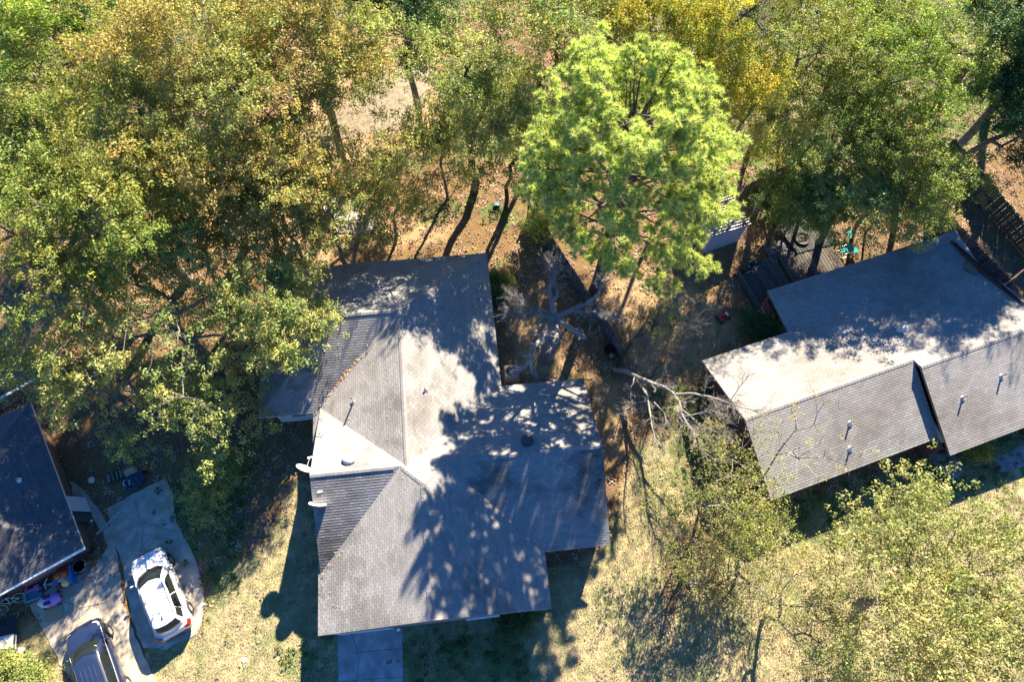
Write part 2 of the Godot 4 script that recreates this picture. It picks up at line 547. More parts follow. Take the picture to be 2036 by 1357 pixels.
# at: the middle of the crown; the trunk stands under it, moved by foot
func tree(called: String, label: String, at: Vector3, R: float, half_high: float, pal: Array, sd: int, opt := {}) -> Node3D:
	rng.seed = sd * 7919 + 13
	var foot: Vector3 = opt.get("foot", Vector3.ZERO)
	var base := Vector3(at.x, 0, at.z) + foot
	var t := thing(called, label, opt.get("category", "tree"), base, 0.0, opt.get("group", ""))
	var c := at - base
	var crotch := Vector3(c.x * 0.35 + rf(-0.3, 0.3), maxf(c.y - half_high * opt.get("crotch", 0.9), 0.25), c.z * 0.35 + rf(-0.3, 0.3))
	var pos := [Vector3.ZERO, crotch * 0.5 + Vector3(rf(-0.15, 0.15), 0, rf(-0.15, 0.15)), crotch]
	var par := [0, 0, 1]
	# lobes of the crown, then twig tips gathered in them
	var lobes := []
	var nl := int(opt.get("lobes", 9.0 + R * 1.6))
	for i in nl:
		var a := i * 2.39996 + rf(-0.35, 0.35)
		var q := sqrt((i + 0.5) / nl) * R * rf(0.72, 1.0)
		var yy := sqrt(maxf(0.0, 1.0 - (q / R) * (q / R) * 0.85)) * half_high * rf(0.45, 1.0)
		if i % 3 == 2:
			yy = rf(-0.75, 0.2) * half_high
		lobes.append([c + Vector3(cos(a) * q, yy, sin(a) * q), rf(0.22, 0.36) * R * 0.9 + 0.25, rng.randi() % 3, rf(0.82, 1.16)])
	var tips := []
	var per := int(opt.get("tips", 15))
	for L in lobes:
		for k in per:
			var d := Vector3(rng.randfn(0, 0.54), rng.randfn(0.12, 0.36), rng.randfn(0, 0.54)) * float(L[1])
			tips.append([Vector3(L[0]) + d, L])
	tips.sort_custom(func(x, y): return Vector3(x[0]).distance_squared_to(crotch) < Vector3(y[0]).distance_squared_to(crotch))
	var away := [0.0, 0.0, 0.0]
	var near := []
	for L in lobes:   # a main limb to each lobe
		near.append([L[0], null])
	near.sort_custom(func(x, y): return Vector3(x[0]).distance_squared_to(crotch) < Vector3(y[0]).distance_squared_to(crotch))
	for x in near + tips:
		var p: Vector3 = x[0]
		if p.y < 0.1:
			p.y = 0.1
			x[0] = p
		var best := 1e9
		var bi := 2
		var dc := p.distance_to(crotch)
		for j in range(2, pos.size()):
			var q: Vector3 = pos[j]
			var e := p.distance_to(q)
			if e < 0.02:
				continue
			var cost: float = e + 0.35 * float(away[j]) + maxf(0.0, q.y - p.y) * 0.4
			if cost < best:
				best = cost
				bi = j
		var from: Vector3 = pos[bi]
		var e2 := from.distance_to(p)
		if e2 > 1.3:   # long limbs bend
			pos.append(from.lerp(p, 0.5) + Vector3(rf(-0.12, 0.12), rf(-0.02, 0.14), rf(-0.12, 0.12)) * e2)
			par.append(bi)
			away.append(float(away[bi]) + e2 * 0.5)
			bi = pos.size() - 1
		pos.append(p)
		par.append(bi)
		away.append(float(away[par[pos.size() - 1]]) + Vector3(pos[bi]).distance_to(p))
	var rad := []
	rad.resize(pos.size())
	rad.fill(0.0)
	for i in range(pos.size() - 1, 0, -1):
		if rad[i] == 0.0:
			rad[i] = opt.get("twig", 0.011) ** 2.2
		rad[par[i]] += rad[i]
	var tmax: float = opt.get("trunk", 0.11 + R * 0.03)
	var scale_r: float = tmax / pow(rad[1], 1.0 / 2.2)
	for i in pos.size():
		rad[i] = maxf(pow(rad[i], 1.0 / 2.2) * lerpf(1.0, scale_r, clampf(pow(rad[i], 1.0 / 2.2) / 0.12, 0, 1)), 0.008)
	rad[0] = tmax * 1.25
	rad[1] = tmax
	rad[2] = tmax * 0.92
	var bark: Color = opt.get("bark", BARK)
	part(t, "trunk", limb_mesh(pos, par, rad, bark, 0.045, 9.0), M.bark)
	part(t, "twigs", limb_mesh(pos, par, rad, bark * 1.15, 0.0, 0.045), M.bark, true)
	# leaves
	var per_tip: float = opt.get("leaves", 8.5)
	if per_tip > 0.0:
		var spread: float = opt.get("spread", 0.34)
		var list := []
		var cols := PackedColorArray()
		var ls: float = opt.get("leaf", 1.0)
		for x in tips:
			var L: Array = x[1]
			var tone := rf(0.86, 1.14)
			for k in int(per_tip * rf(0.4, 1.6)):
				var d := Vector3(rng.randfn(0, 1), rng.randfn(0.15, 0.6), rng.randfn(0, 1)) * spread
				var p: Vector3 = Vector3(x[0]) + d
				if p.y < 0.05:
					continue
				var b := Basis(Vector3.UP, rf(0, TAU)) * Basis(Vector3.RIGHT, rf(-0.5, 0.5))
				list.append(Transform3D(b.scaled(Vector3.ONE * rf(0.75, 1.25) * ls), p))
				var cc: Color = pal[L[2]]
				if rng.randf() < 0.3:
					cc = pal[rng.randi() % 3]
				var g: float = float(L[3]) * tone * rf(0.85, 1.15)
				cols.append(Color(cc.r * g, cc.g * g, cc.b * g))
		scatter("foliage", clumps[opt.get("clump", "oak")], list, cols, "", "", t)
	return t

func limb(mb: MB, pts: Array, r0: float, r1: float, col: Color, twigs: int, reach: float) -> void:   # a bent limb with side twigs
	var smooth := []
	for i in pts.size() - 1:
		for k in 3:
			smooth.append(Vector3(pts[i]).lerp(pts[i + 1], k / 3.0) + (Vector3(rf(-1, 1), rf(-1, 1), rf(-1, 1)) * 0.03 * Vector3(pts[i]).distance_to(pts[i + 1]) if k else Vector3.ZERO))
	smooth.append(pts[-1])
	var n := smooth.size() - 1
	for i in n:
		mb.tube(smooth[i], smooth[i + 1], lerpf(r0, r1, float(i) / n), lerpf(r0, r1, float(i + 1) / n), 7 if r0 > 0.05 else 5, col * rf(0.85, 1.15), i == n - 1)
	for k in twigs:
		var f := sqrt(rf(0.06, 1.0))
		var i := mini(int(f * n), n - 1)
		var p: Vector3 = Vector3(smooth[i]).lerp(smooth[i + 1], rng.randf())
		var ax := (Vector3(smooth[i + 1]) - Vector3(smooth[i])).normalized()
		twig(mb, p, (ax + Vector3(rf(-1, 1), rf(-0.6, 0.8), rf(-1, 1)) * 0.9).normalized(), reach * rf(0.5, 1.2), maxf(0.008, lerpf(r0, r1, f) * 0.3), col, 2)

func twig(mb: MB, p: Vector3, d: Vector3, long: float, r: float, col: Color, depth: int) -> void:
	var q := p
	r = minf(r, 0.028)
	for k in 3:
		var e := q + d * long / 3.0
		mb.tube(q, e, r * (1.0 - k * 0.25), r * (0.75 - k * 0.25) + 0.003, 3, col * rf(0.85, 1.2))
		if depth > 0:
			for s in 2:
				if rng.randf() < 0.75:
					twig(mb, e, (d + Vector3(rf(-1, 1), rf(-0.7, 0.7), rf(-1, 1)) * 0.8).normalized(), long * rf(0.35, 0.6), r * 0.6, col, depth - 1)
		q = e
		d = (d + Vector3(rf(-1, 1), rf(-0.5, 0.6), rf(-1, 1)) * 0.28).normalized()

func make_trees() -> void:
	clumps.oak = leaf_clump(1, 18, 0.27, 0.066, 0.042, 1.0, M.leaf)
	clumps.small = leaf_clump(2, 11, 0.22, 0.06, 0.032, 0.4, M.leaf)
	clumps.bush = leaf_clump(3, 12, 0.22, 0.06, 0.036, 0.5, M.leaf)
	clumps.pine = needle_clump(4, M.needle)
	for r in TREES:
		var o: Dictionary = r[6] if r.size() > 6 else {}
		tree(o.get("called", "oak_tree"), r[0], r[1], r[2], r[3], r[4], r[5], o)

func make_pine() -> void:
	rng.seed = 4242
	var base := Vector3(4.99, 0, -20.82)
	var t := thing("pine_tree", "tall bright green pine with a straight bare lower trunk by the board fence", "tree", base)
	var H := 16.9
	var mb := MB.new()
	var prev := Vector3.ZERO
	for i in 12:
		var y := H * (i + 1) / 12.0
		var q := Vector3(sin(y * 0.3) * 0.12 - y * 0.022, y, cos(y * 0.25) * 0.1)
		mb.tube(prev, q, lerpf(0.34, 0.05, float(i) / 12), lerpf(0.34, 0.05, float(i + 1) / 12), 10, Color(0.21, 0.15, 0.125) * rf(0.9, 1.1))
		prev = q
	part(t, "trunk", mb, M.bark)
	var bm := MB.new()
	var list := []
	var cols := PackedColorArray()
	var nb := 86
	for i in nb:
		var f := float(i) / nb
		var y := lerpf(7.0, H - 0.3, pow(f, 0.8))
		var k := (y - 7.0) / (H - 7.0)
		var R := 5.7 * sqrt(maxf(0.03, 1.0 - pow(absf(k - 0.2) / 0.82, 2.2))) * rf(0.72, 1.05)
		var a := i * 2.39996 + rf(-0.3, 0.3)
		var d := Vector3(cos(a), lerpf(0.02, 0.85, k), sin(a)).normalized()
		R *= (1.0 + 0.14 * maxf(0.0, d.x * 0.9 + d.z * 0.4) * (1.0 - k)) * (1.0 - 0.6 * maxf(0.0, d.z * 0.8 - d.x * 0.6) * clampf(1.2 - k * 2.4, 0, 1))
		var p := Vector3(-y * 0.022, y, 0)
		var q := p + d * R * 0.5 + Vector3(0, -0.15, 0)
		var e := p + d * R + Vector3(0, rf(-0.2, 0.5), 0)
		var bc := Color(0.25, 0.2, 0.17) * rf(0.8, 1.2)
		bm.tube(p, q, 0.05 + R * 0.008, 0.04, 5, bc)
		bm.tube(q, e, 0.04, 0.015, 4, bc)
		var ns := int(R * 2.3) + 5
		for s in ns:
			var g := lerpf(0.3, 1.0, sqrt((s + rng.randf()) / ns))
			var from := p.lerp(q, g * 2.0) if g < 0.5 else q.lerp(e, g * 2.0 - 1.0)
			var side := Vector3(-d.z, rf(0.0, 0.6), d.x).normalized() * (1.0 if s % 2 else -1.0)
			var long := rf(0.45, 1.25) * (1.15 - 0.55 * g)
			var tip := from + (side * 0.9 + d * 0.6).normalized() * long + Vector3(0, rf(0.0, 0.35), 0)
			bm.tube(from, tip, 0.018, 0.008, 3, bc)
			var tone := rf(0.85, 1.2)
			for m in rng.randi_range(5, 9):
				var w := tip + Vector3(rng.randfn(0, 0.145), rng.randfn(0.03, 0.1), rng.randfn(0, 0.145))
				var dirn := (side * 0.5 + d * 0.6 + Vector3(0, 0.9, 0)).normalized()
				var b := Basis(Quaternion(Vector3.UP, dirn)) * Basis(Vector3.UP, rf(0, TAU))
				list.append(Transform3D(b.scaled(Vector3.ONE * rf(0.85, 1.3)), w))
				cols.append(Color(0.44, 0.57, 0.2).lerp(Color(0.6, 0.66, 0.28), rng.randf()) * tone)
	part(t, "branches", bm, M.bark, true)
	scatter("needles", clumps.pine, list, cols, "", "", t)

func bare_tree(called: String, label: String, base: Vector3, limbs: Array, bark: Color, sd: int, leaves: Color = Color.BLACK, nleaf := 0) -> Node3D:
	rng.seed = sd
	var t := thing(called, label, "tree", base)
	for i in limbs.size():
		var L: Array = limbs[i]
		var mb := MB.new()
		var pts := []
		for p in L[0]:
			pts.append(Vector3(p) - base)
		limb(mb, pts, L[1], L[2], bark * rf(0.9, 1.1), L[3], L[4])
		part(t, "trunk" if i == 0 else "limb", mb, M.bark)
	return t

func shrubs() -> void:
	for r in SHRUBS:
		var o: Dictionary = {"crotch": 1.0, "lobes": 8, "tips": 10, "leaves": 9.0, "spread": 0.26, "clump": "bush", "trunk": 0.05, "category": "shrub", "twig": 0.008}
		if r.size() > 6:
			o.merge(r[6], true)
		tree(o.get("called", "shrub"), r[0], r[1], r[2], r[3], r[4], r[5], o)

# ---------------------------------------------------------------- houses
var stain := FastNoiseLite.new()
var tab_mesh := []

func plane_of(p: Array) -> Plane:
	var nn := (Vector3(p[1]) - Vector3(p[0])).cross(Vector3(p[2]) - Vector3(p[0])).normalized()
	if nn.y < 0.0:
		nn = -nn
	return Plane(nn, nn.dot(p[0]))

func roof_top(faces: Dictionary, plans: Dictionary, skip: String, q: Vector3) -> float:
	var best := -99.0
	for k in faces:
		if k == skip:
			continue
		if Geometry2D.is_point_in_polygon(Vector2(q.x, q.z), plans[k]):
			var pl := plane_of(faces[k])
			best = maxf(best, (pl.d - pl.normal.x * q.x - pl.normal.z * q.z) / pl.normal.y)
	return best

func make_roof(house: Node3D, faces: Dictionary, caps: Array, base: Color, trim: Color, apart: Array, worn: float) -> MeshInstance3D:  # worn: shingle staining, plus shade painted on the down-facing slopes
	var deck := MB.new()
	var tabs := MB.new()
	var plans := {}
	for k in faces:
		var pp := PackedVector2Array()
		for p in faces[k]:
			pp.append(Vector2(p.x, p.z))
		plans[k] = pp
	var dark := base * 0.35
	for k in faces:
		var P: Array = faces[k]
		var mid := Vector3.ZERO
		for p in P:
			mid += Vector3(p) / P.size()
		var nn := plane_of(P).normal
		var top := []
		var low := []
		for p in P:
			top.append(Vector3(p) - nn * 0.004)
			low.append(Vector3(p) - Vector3(0, 0.15, 0))
		deck.fan(top, dark, Vector3.UP)
		deck.fan(low, trim * 0.8, Vector3.DOWN)
		for i in P.size():
			var j := (i + 1) % P.size()
			deck.quad(top[i], top[j], low[j], low[i], trim, (top[i] + top[j]) * 0.5 - mid)
	var roof := part(house, "roof", deck, M.plain)
	var made := 0
	if tab_mesh.is_empty():
		for i in 5:
			tab_mesh.append([])
	var variants := []
	for i in 6:
		var mb := MB.new()
		one_tab(mb, Vector3.ZERO, Vector3.RIGHT, Vector3.FORWARD, Vector3.UP, 0.007, 0.298, 0.0, 0.143, base * lerpf(0.7, 1.12, i / 5.0))
		variants.append(mb.mesh(M.shingle))
	for k in faces:
		var P: Array = faces[k]
		var nn := plane_of(P).normal
		var s := (Vector3.UP - nn * nn.y).normalized()
		var e := s.cross(nn).normalized()
		var o: Vector3 = P[0]
		for p in P:
			if Vector3(p).y < o.y:
				o = p
		var poly := PackedVector2Array()
		var box := Rect2(0, 0, 0, 0)
		for p in P:
			var q := Vector2((Vector3(p) - o).dot(e), (Vector3(p) - o).dot(s))
			poly.append(q)
			box = box.expand(q)
		var row := 0
		var y := box.position.y
		while y < box.end.y:
			var x := box.position.x - (0.0 if row % 2 else 0.152) - (row % 3) * 0.02
			var rowtone := rf(0.97, 1.03)
			while x < box.end.x:
				var c := [Vector2(x + 0.0055, y), Vector2(x + 0.2995, y), Vector2(x + 0.2995, y + 0.143), Vector2(x + 0.0055, y + 0.143)]
				var inside := 0
				for q in c:
					if Geometry2D.is_point_in_polygon(q, poly):
						inside += 1
				if inside == 0 and not Geometry2D.is_point_in_polygon((Vector2(c[0]) + c[2]) * 0.5, poly):
					x += 0.305
					continue
				var w := o + e * (x + 0.15) + s * (y + 0.07)
				var hid := true
				for q in [w, w + e * 0.2, w - e * 0.2, w - s * 0.2]:
					if roof_top(faces, plans, k, q) < q.y + 0.05:
						hid = false
						break
				if not hid:
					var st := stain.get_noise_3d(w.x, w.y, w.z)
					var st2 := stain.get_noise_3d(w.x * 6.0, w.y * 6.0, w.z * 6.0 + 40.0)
					var g := rowtone * rf(0.9, 1.1) * (1.0 - worn * (1.5 if k in ["midDn", "backDn"] else 1.0) * clampf(st * 1.2 + st2 * 0.7 + 0.1, 0.0, 1.0))  # midDn, backDn: slope shade put into the colour on top of the staining
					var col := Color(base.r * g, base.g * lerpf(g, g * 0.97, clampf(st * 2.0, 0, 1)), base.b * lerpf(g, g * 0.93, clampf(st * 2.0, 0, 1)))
					if inside == 4:
						if k in apart and made < 300:
							made += 1
							var mi := MeshInstance3D.new()
							mi.name = "shingle"
							mi.mesh = variants[clampi(int((g - 0.7) / 0.42 * 6.0), 0, 5)]
							mi.transform = Transform3D(Basis(e, nn, -s), o + e * x + s * y)
							roof.add_child(mi, true)
						else:
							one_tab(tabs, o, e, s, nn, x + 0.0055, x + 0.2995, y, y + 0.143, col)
					else:
						for q in Geometry2D.intersect_polygons(PackedVector2Array(c), poly):
							var f := []
							for z in q:
								f.append(o + e * z.x + s * z.y + nn * lerpf(0.010, 0.002, clampf((z.y - y) / 0.143, 0, 1)))
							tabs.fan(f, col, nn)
				x += 0.305
			y += 0.143
			row += 1
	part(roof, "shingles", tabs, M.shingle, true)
	var cm := MB.new()
	for c in caps:
		var a: Vector3 = c[0]
		var b: Vector3 = c[1]
		var d := (b - a).normalized()
		var side := d.cross(Vector3.UP).normalized()
		var n := int(a.distance_to(b) / 0.2)
		for i in n:
			var p := a + d * (0.2 * i)
			var col := base * rf(0.86, 1.06)
			var drop := Vector3(0, -0.045, 0)
			for sg in [-1.0, 1.0]:
				var lift := Vector3(0, 0.03, 0)
				cm.quad(p + lift, p + d * 0.21 + Vector3(0, 0.018, 0), p + d * 0.21 + side * sg * 0.13 + Vector3(0, 0.018, 0) + drop, p + side * sg * 0.13 + lift + drop, col, Vector3.UP)
				cm.quad(p + lift, p + side * sg * 0.13 + lift + drop, p + side * sg * 0.13 + drop, p, col, -d)
	part(roof, "ridge_caps", cm, M.shingle, true)
	return roof

func one_tab(mb: MB, o: Vector3, e: Vector3, s: Vector3, nn: Vector3, x0: float, x1: float, y0: float, y1: float, col: Color) -> void:
	var a := o + e * x0 + s * y0
	var b := o + e * x1 + s * y0
	var c := o + e * x1 + s * y1
	var d := o + e * x0 + s * y1
	var hi := nn * 0.014
	mb.quad(a + hi, b + hi, c + nn * 0.002, d + nn * 0.002, col, nn)
	mb.quad(a, b, b + hi, a + hi, col * 0.5, -s)
	mb.tri(a, a + hi, d, col * 0.8, -e)
	mb.tri(b, b + hi, c, col * 0.8, e)

func wall(house: Node3D, a: Vector3, b: Vector3, h: float, thick: float, col: Color, m: Material, peak := 0.0) -> void:   # a wall from a to b, with a gable of that height
	var d := b - a
	var mb := MB.new()
	var t := Transform3D(Basis(Vector3.UP, atan2(-d.z, d.x)), (a + b) * 0.5)
	mb.box(t * Transform3D(Basis(), Vector3(0, h * 0.5 - 0.05, 0)), Vector3(d.length(), h + 0.1, thick), col)
	if peak > 0.0:
		var L := d.length() * 0.5
		for sg in [-1.0, 1.0]:
			mb.tri(t * Vector3(-L, h, sg * thick * 0.49), t * Vector3(L, h, sg * thick * 0.49), t * Vector3(0, h + peak, sg * thick * 0.49), col, t.basis.z * sg)
	part(house, "wall", mb, m)

func window(house: Node3D, at: Vector3, yaw: float, w: float, h: float) -> void:
	var t := xf(at, yaw)
	var mb := MB.new()
	for s in [[-w / 2, 0.0, 0.08, h], [w / 2, 0.0, 0.08, h], [0.0, h / 2, w + 0.08, 0.08], [0.0, -h / 2, w + 0.08, 0.08], [0.0, 0.0, w, 0.04]]:
		mb.box(t * Transform3D(Basis(), Vector3(s[0], s[1], 0)), Vector3(s[2], s[3], 0.07), Color(0.75, 0.75, 0.73))
	var f := part(house, "window", mb, M.plain)
	var g := MB.new()
	g.box(t * Transform3D(Basis(), Vector3(0, 0, -0.01)), Vector3(w - 0.05, h - 0.05, 0.02), Color(0.03, 0.035, 0.04))
	part(f, "pane", g, M.glass)

func vent_pipe(house: Node3D, at: Vector3, high: float, r := 0.045, tint := 1.0) -> void:
	var p := at - house.position
	p = house.transform.basis.inverse() * p
	var mb := MB.new()
	mb.lathe([[0.0, high], [r, high], [r, 0.1], [r * 2.2, 0.06], [r * 3.2, 0.0], [r * 3.2, -0.12]], Transform3D(Basis(), p), 12, Color(0.62, 0.63, 0.64) * tint, Vector3(0, high * 0.4, 0))
	mb.lathe([[0.0, high + 0.005], [r * 0.75, high + 0.004]], Transform3D(Basis(), p), 10, Color(0.03, 0.03, 0.03), Vector3(0, -1, 0))
	part(house, "vent_pipe", mb, M.metal)

func attic_vent(house: Node3D, at: Vector3, col: Color) -> void:   # a low domed fan housing
	var p := house.transform.basis.inverse() * (at - house.position)
	var mb := MB.new()
	mb.lathe([[0.0, 0.3], [0.16, 0.285], [0.29, 0.22], [0.34, 0.14], [0.34, 0.11], [0.3, 0.1]], Transform3D(Basis(), p + Vector3(0, 0.08, 0)), 28, col)
	var o := part(house, "attic_vent", mb, M.plain)
	var b := MB.new()
	b.lathe([[0.22, 0.22], [0.22, -0.15]], Transform3D(Basis(), p), 20, Color(0.06, 0.06, 0.065))
	part(o, "neck", b, M.plain)

func make_houses() -> void:
	rng.seed = 99
	stain.frequency = 0.16
	stain.fractal_octaves = 4
	# the middle house
	var h := thing("house", "grey shingled ranch house with several crossing gables in the middle of the photo", "house", Vector3(0, 0, 0), 0.16681)
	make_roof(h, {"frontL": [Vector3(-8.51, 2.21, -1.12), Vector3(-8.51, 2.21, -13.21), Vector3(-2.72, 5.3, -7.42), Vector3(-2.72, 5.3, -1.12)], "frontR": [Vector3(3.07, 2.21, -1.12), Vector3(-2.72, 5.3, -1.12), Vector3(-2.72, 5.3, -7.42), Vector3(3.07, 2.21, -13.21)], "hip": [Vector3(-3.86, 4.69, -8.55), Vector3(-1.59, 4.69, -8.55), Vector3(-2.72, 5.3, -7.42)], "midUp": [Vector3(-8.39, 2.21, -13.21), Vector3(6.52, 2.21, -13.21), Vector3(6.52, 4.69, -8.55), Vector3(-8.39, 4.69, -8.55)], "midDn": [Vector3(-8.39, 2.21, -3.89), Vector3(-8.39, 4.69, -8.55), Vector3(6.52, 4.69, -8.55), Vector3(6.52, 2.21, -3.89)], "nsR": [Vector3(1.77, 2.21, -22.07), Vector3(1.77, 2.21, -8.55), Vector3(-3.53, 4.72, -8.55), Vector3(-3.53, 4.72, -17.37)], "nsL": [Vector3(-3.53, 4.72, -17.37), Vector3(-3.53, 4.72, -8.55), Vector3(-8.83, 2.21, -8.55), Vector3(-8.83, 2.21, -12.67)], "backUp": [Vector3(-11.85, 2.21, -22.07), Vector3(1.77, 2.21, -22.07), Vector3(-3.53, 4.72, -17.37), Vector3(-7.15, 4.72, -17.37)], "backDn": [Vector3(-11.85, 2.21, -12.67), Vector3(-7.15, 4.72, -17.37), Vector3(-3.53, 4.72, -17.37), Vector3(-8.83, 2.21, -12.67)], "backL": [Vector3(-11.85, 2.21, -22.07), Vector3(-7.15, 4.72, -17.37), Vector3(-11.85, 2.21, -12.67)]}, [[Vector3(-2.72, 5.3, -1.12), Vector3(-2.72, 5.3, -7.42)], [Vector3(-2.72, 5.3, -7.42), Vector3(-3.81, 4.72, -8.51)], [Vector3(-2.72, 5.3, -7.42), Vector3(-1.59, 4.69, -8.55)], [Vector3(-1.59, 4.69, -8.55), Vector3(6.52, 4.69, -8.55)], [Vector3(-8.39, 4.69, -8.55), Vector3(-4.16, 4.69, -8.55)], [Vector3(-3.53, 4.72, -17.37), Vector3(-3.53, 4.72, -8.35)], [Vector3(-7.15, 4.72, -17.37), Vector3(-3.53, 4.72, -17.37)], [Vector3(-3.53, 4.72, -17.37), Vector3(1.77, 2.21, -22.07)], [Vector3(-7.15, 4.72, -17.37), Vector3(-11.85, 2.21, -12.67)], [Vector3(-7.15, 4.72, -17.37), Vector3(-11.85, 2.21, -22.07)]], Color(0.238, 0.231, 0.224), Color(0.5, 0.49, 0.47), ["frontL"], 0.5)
	var sid := Color(0.42, 0.40, 0.38)
	var w: StandardMaterial3D = M.masonry
	wall(h, Vector3(-8.51 + 0.1, 0, -1.12 - 0.1), Vector3(3.07 - 0.1, 0, -1.12 - 0.1), 2.1, 0.14, sid, w, 2.9)
	wall(h, Vector3(-8.51 + 0.4, 0, -13.21 + 0.5), Vector3(-8.51 + 0.4, 0, -1.12 - 0.2), 2.15, 0.14, sid, w)
	wall(h, Vector3(3.07 - 0.4, 0, -3.89 - 0.5), Vector3(3.07 - 0.4, 0, -1.12 - 0.2), 2.15, 0.14, sid, w)
	wall(h, Vector3(6.52 - 0.4, 0, -13.21 + 0.45), Vector3(6.52 - 0.4, 0, -3.89 - 0.45), 2.15, 0.14, sid, w, 2.2)
	wall(h, Vector3(3.07 - 0.3, 0, -3.89 - 0.45), Vector3(6.52 - 0.3, 0, -3.89 - 0.45), 2.15, 0.14, sid, w)
	wall(h, Vector3(1.77 - 0.4, 0, -13.21 + 0.45), Vector3(6.52 - 0.3, 0, -13.21 + 0.45), 2.15, 0.14, sid, w)
	wall(h, Vector3(1.77 - 0.45, 0, -22.07 + 0.5), Vector3(1.77 - 0.45, 0, -13.21 + 0.5), 2.15, 0.14, sid, w)
	wall(h, Vector3(-11.85 + 0.8, 0, -22.07 + 0.45), Vector3(1.77 - 0.35, 0, -22.07 + 0.45), 2.15, 0.14, sid, w)
	wall(h, Vector3(-11.85 + 0.75, 0, -22.07 + 0.4), Vector3(-11.85 + 0.75, 0, -12.67 - 0.38), 2.15, 0.14, Color(0.7, 0.7, 0.7), M.plain)
	wall(h, Vector3(-11.85 + 0.7, 0, -12.67 - 0.42), Vector3(-8.51 + 0.4, 0, -12.67 - 0.42), 2.15, 0.14, Color(0.7, 0.7, 0.7), M.plain)
	wall(h, Vector3(-8.39 + 0.3, 0, -13.21 + 0.55), Vector3(-8.39 + 0.3, 0, -3.89 - 0.4), 2.15, 0.12, sid, w, 2.2)
	window(h, Vector3(-0.4, 1.3, -1.12 + 0.02), 0.0, 1.6, 1.1)
	window(h, Vector3(5.0, 1.3, -3.89 - 0.34), 0.0, 1.4, 1.1)
	window(h, Vector3(-9.9, 1.4, -12.67 - 0.3), 0.0, 0.9, 0.9)
	var gd := MB.new()
	for i in 4:
		gd.box(xf(Vector3(-6.4, 0.3 + i * 0.53, -1.12)), Vector3(2.7, 0.51, 0.05), Color(0.6, 0.59, 0.57))
	part(h, "garage_door", gd, M.plain)
	var fl := MB.new()
	fl.box(xf(Vector3(-8.51 + 4.0, 0.05, -1.12 - 6.0)), Vector3(6.0, 0.1, 6.0), Color(0.3, 0.3, 0.3))
	part(h, "floor", fl, M.concrete)
	var lamp := MB.new()
	lamp.lathe([[0.0, 0.16], [0.07, 0.12], [0.09, 0.0], [0.07, -0.14], [0.0, -0.17]], xf(Vector3(-4.62, 2.0, -1.12 + 0.12)), 14, Color(0.8, 0.8, 0.8))
	lamp.box(xf(Vector3(-4.62, 2.08, -1.12 + 0.03)), Vector3(0.06, 0.06, 0.12), Color(0.3, 0.3, 0.3))
	part(h, "wall_lamp", lamp, M.plastic)
	vent_pipe(h, Vector3(-8.41, 3.36, -11.44), 0.75, 0.05)
	vent_pipe(h, Vector3(-4.48, 4.19, -12.11), 0.25, 0.05)
	vent_pipe(h, Vector3(-4.03, 3.54, -17.62), 0.4, 0.05, 0.7)
	vent_pipe(h, Vector3(-11.06, 2.55, -11.62), 0.4, 0.045)
	vent_pipe(h, Vector3(2.95, 4.25, -10.01), 0.25, 0.045, 0.7)
	attic_vent(h, Vector3(-7.92, 4.32, -8.05), Color(0.52, 0.53, 0.54))
	attic_vent(h, Vector3(1.12, 4.3, -9.6), Color(0.05, 0.055, 0.065))
	# the house on the other side of the fence
	var g := thing("house", "long grey shingled house with stepped roof and covered deck beside the bare leaning tree", "house", Vector3(11.15, 0, -15.67), 0.39794)
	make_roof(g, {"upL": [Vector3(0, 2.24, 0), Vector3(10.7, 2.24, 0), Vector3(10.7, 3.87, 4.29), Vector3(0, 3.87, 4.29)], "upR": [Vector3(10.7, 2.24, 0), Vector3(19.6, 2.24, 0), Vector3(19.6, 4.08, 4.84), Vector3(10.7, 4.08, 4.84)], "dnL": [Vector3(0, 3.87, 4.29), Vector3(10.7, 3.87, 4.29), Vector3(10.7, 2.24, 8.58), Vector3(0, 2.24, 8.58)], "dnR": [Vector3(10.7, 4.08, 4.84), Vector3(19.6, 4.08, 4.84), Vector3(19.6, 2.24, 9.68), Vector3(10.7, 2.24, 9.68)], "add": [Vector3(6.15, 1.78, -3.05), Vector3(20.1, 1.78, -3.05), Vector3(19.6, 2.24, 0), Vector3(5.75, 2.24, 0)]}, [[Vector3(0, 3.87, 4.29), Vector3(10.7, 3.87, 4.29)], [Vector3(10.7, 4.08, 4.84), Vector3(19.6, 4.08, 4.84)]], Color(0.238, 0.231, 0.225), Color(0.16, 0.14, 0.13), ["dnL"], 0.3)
	var br := Color(0.17, 0.105, 0.1)
	wall(g, Vector3(0.8, 0, 0.4), Vector3(0.8, 0, 8.2), 2.18, 0.16, br, w, 1.5)
	wall(g, Vector3(0.75, 0, 8.15), Vector3(10.6, 0, 8.15), 2.18, 0.16, br, w)
	wall(g, Vector3(10.6, 0, 8.1), Vector3(10.6, 0, 9.2), 2.18, 0.16, br, w)
	wall(g, Vector3(11.9, 0, 9.25), Vector3(19.2, 0, 9.25), 2.18, 0.16, br, w)
	wall(g, Vector3(0.75, 0, 0.45), Vector3(6.6, 0, 0.45), 2.18, 0.16, br, w)
	wall(g, Vector3(10.72, 0, 5.2), Vector3(10.72, 0, 8.9), 2.5, 0.14, Color(0.25, 0.24, 0.24), M.plain)
	wall(g, Vector3(19.2, 0, -2.4), Vector3(19.2, 0, 9.2), 2.0, 0.16, br, w, 1.6)
	wall(g, Vector3(9.0, 0, -2.3), Vector3(19.1, 0, -2.3), 1.65, 0.14, Color(0.4, 0.33, 0.28), M.plain)
	for k in 3:   # beige boards closing the end of the covered deck
		var bd := MB.new()
		bd.box(xf(Vector3(6.55, 1.0, -0.05 - k * 0.5)), Vector3(0.06, 2.0 - k * 0.06, 0.48), Color(0.42, 0.34, 0.29))
		part(g, "board", bd, M.plain)
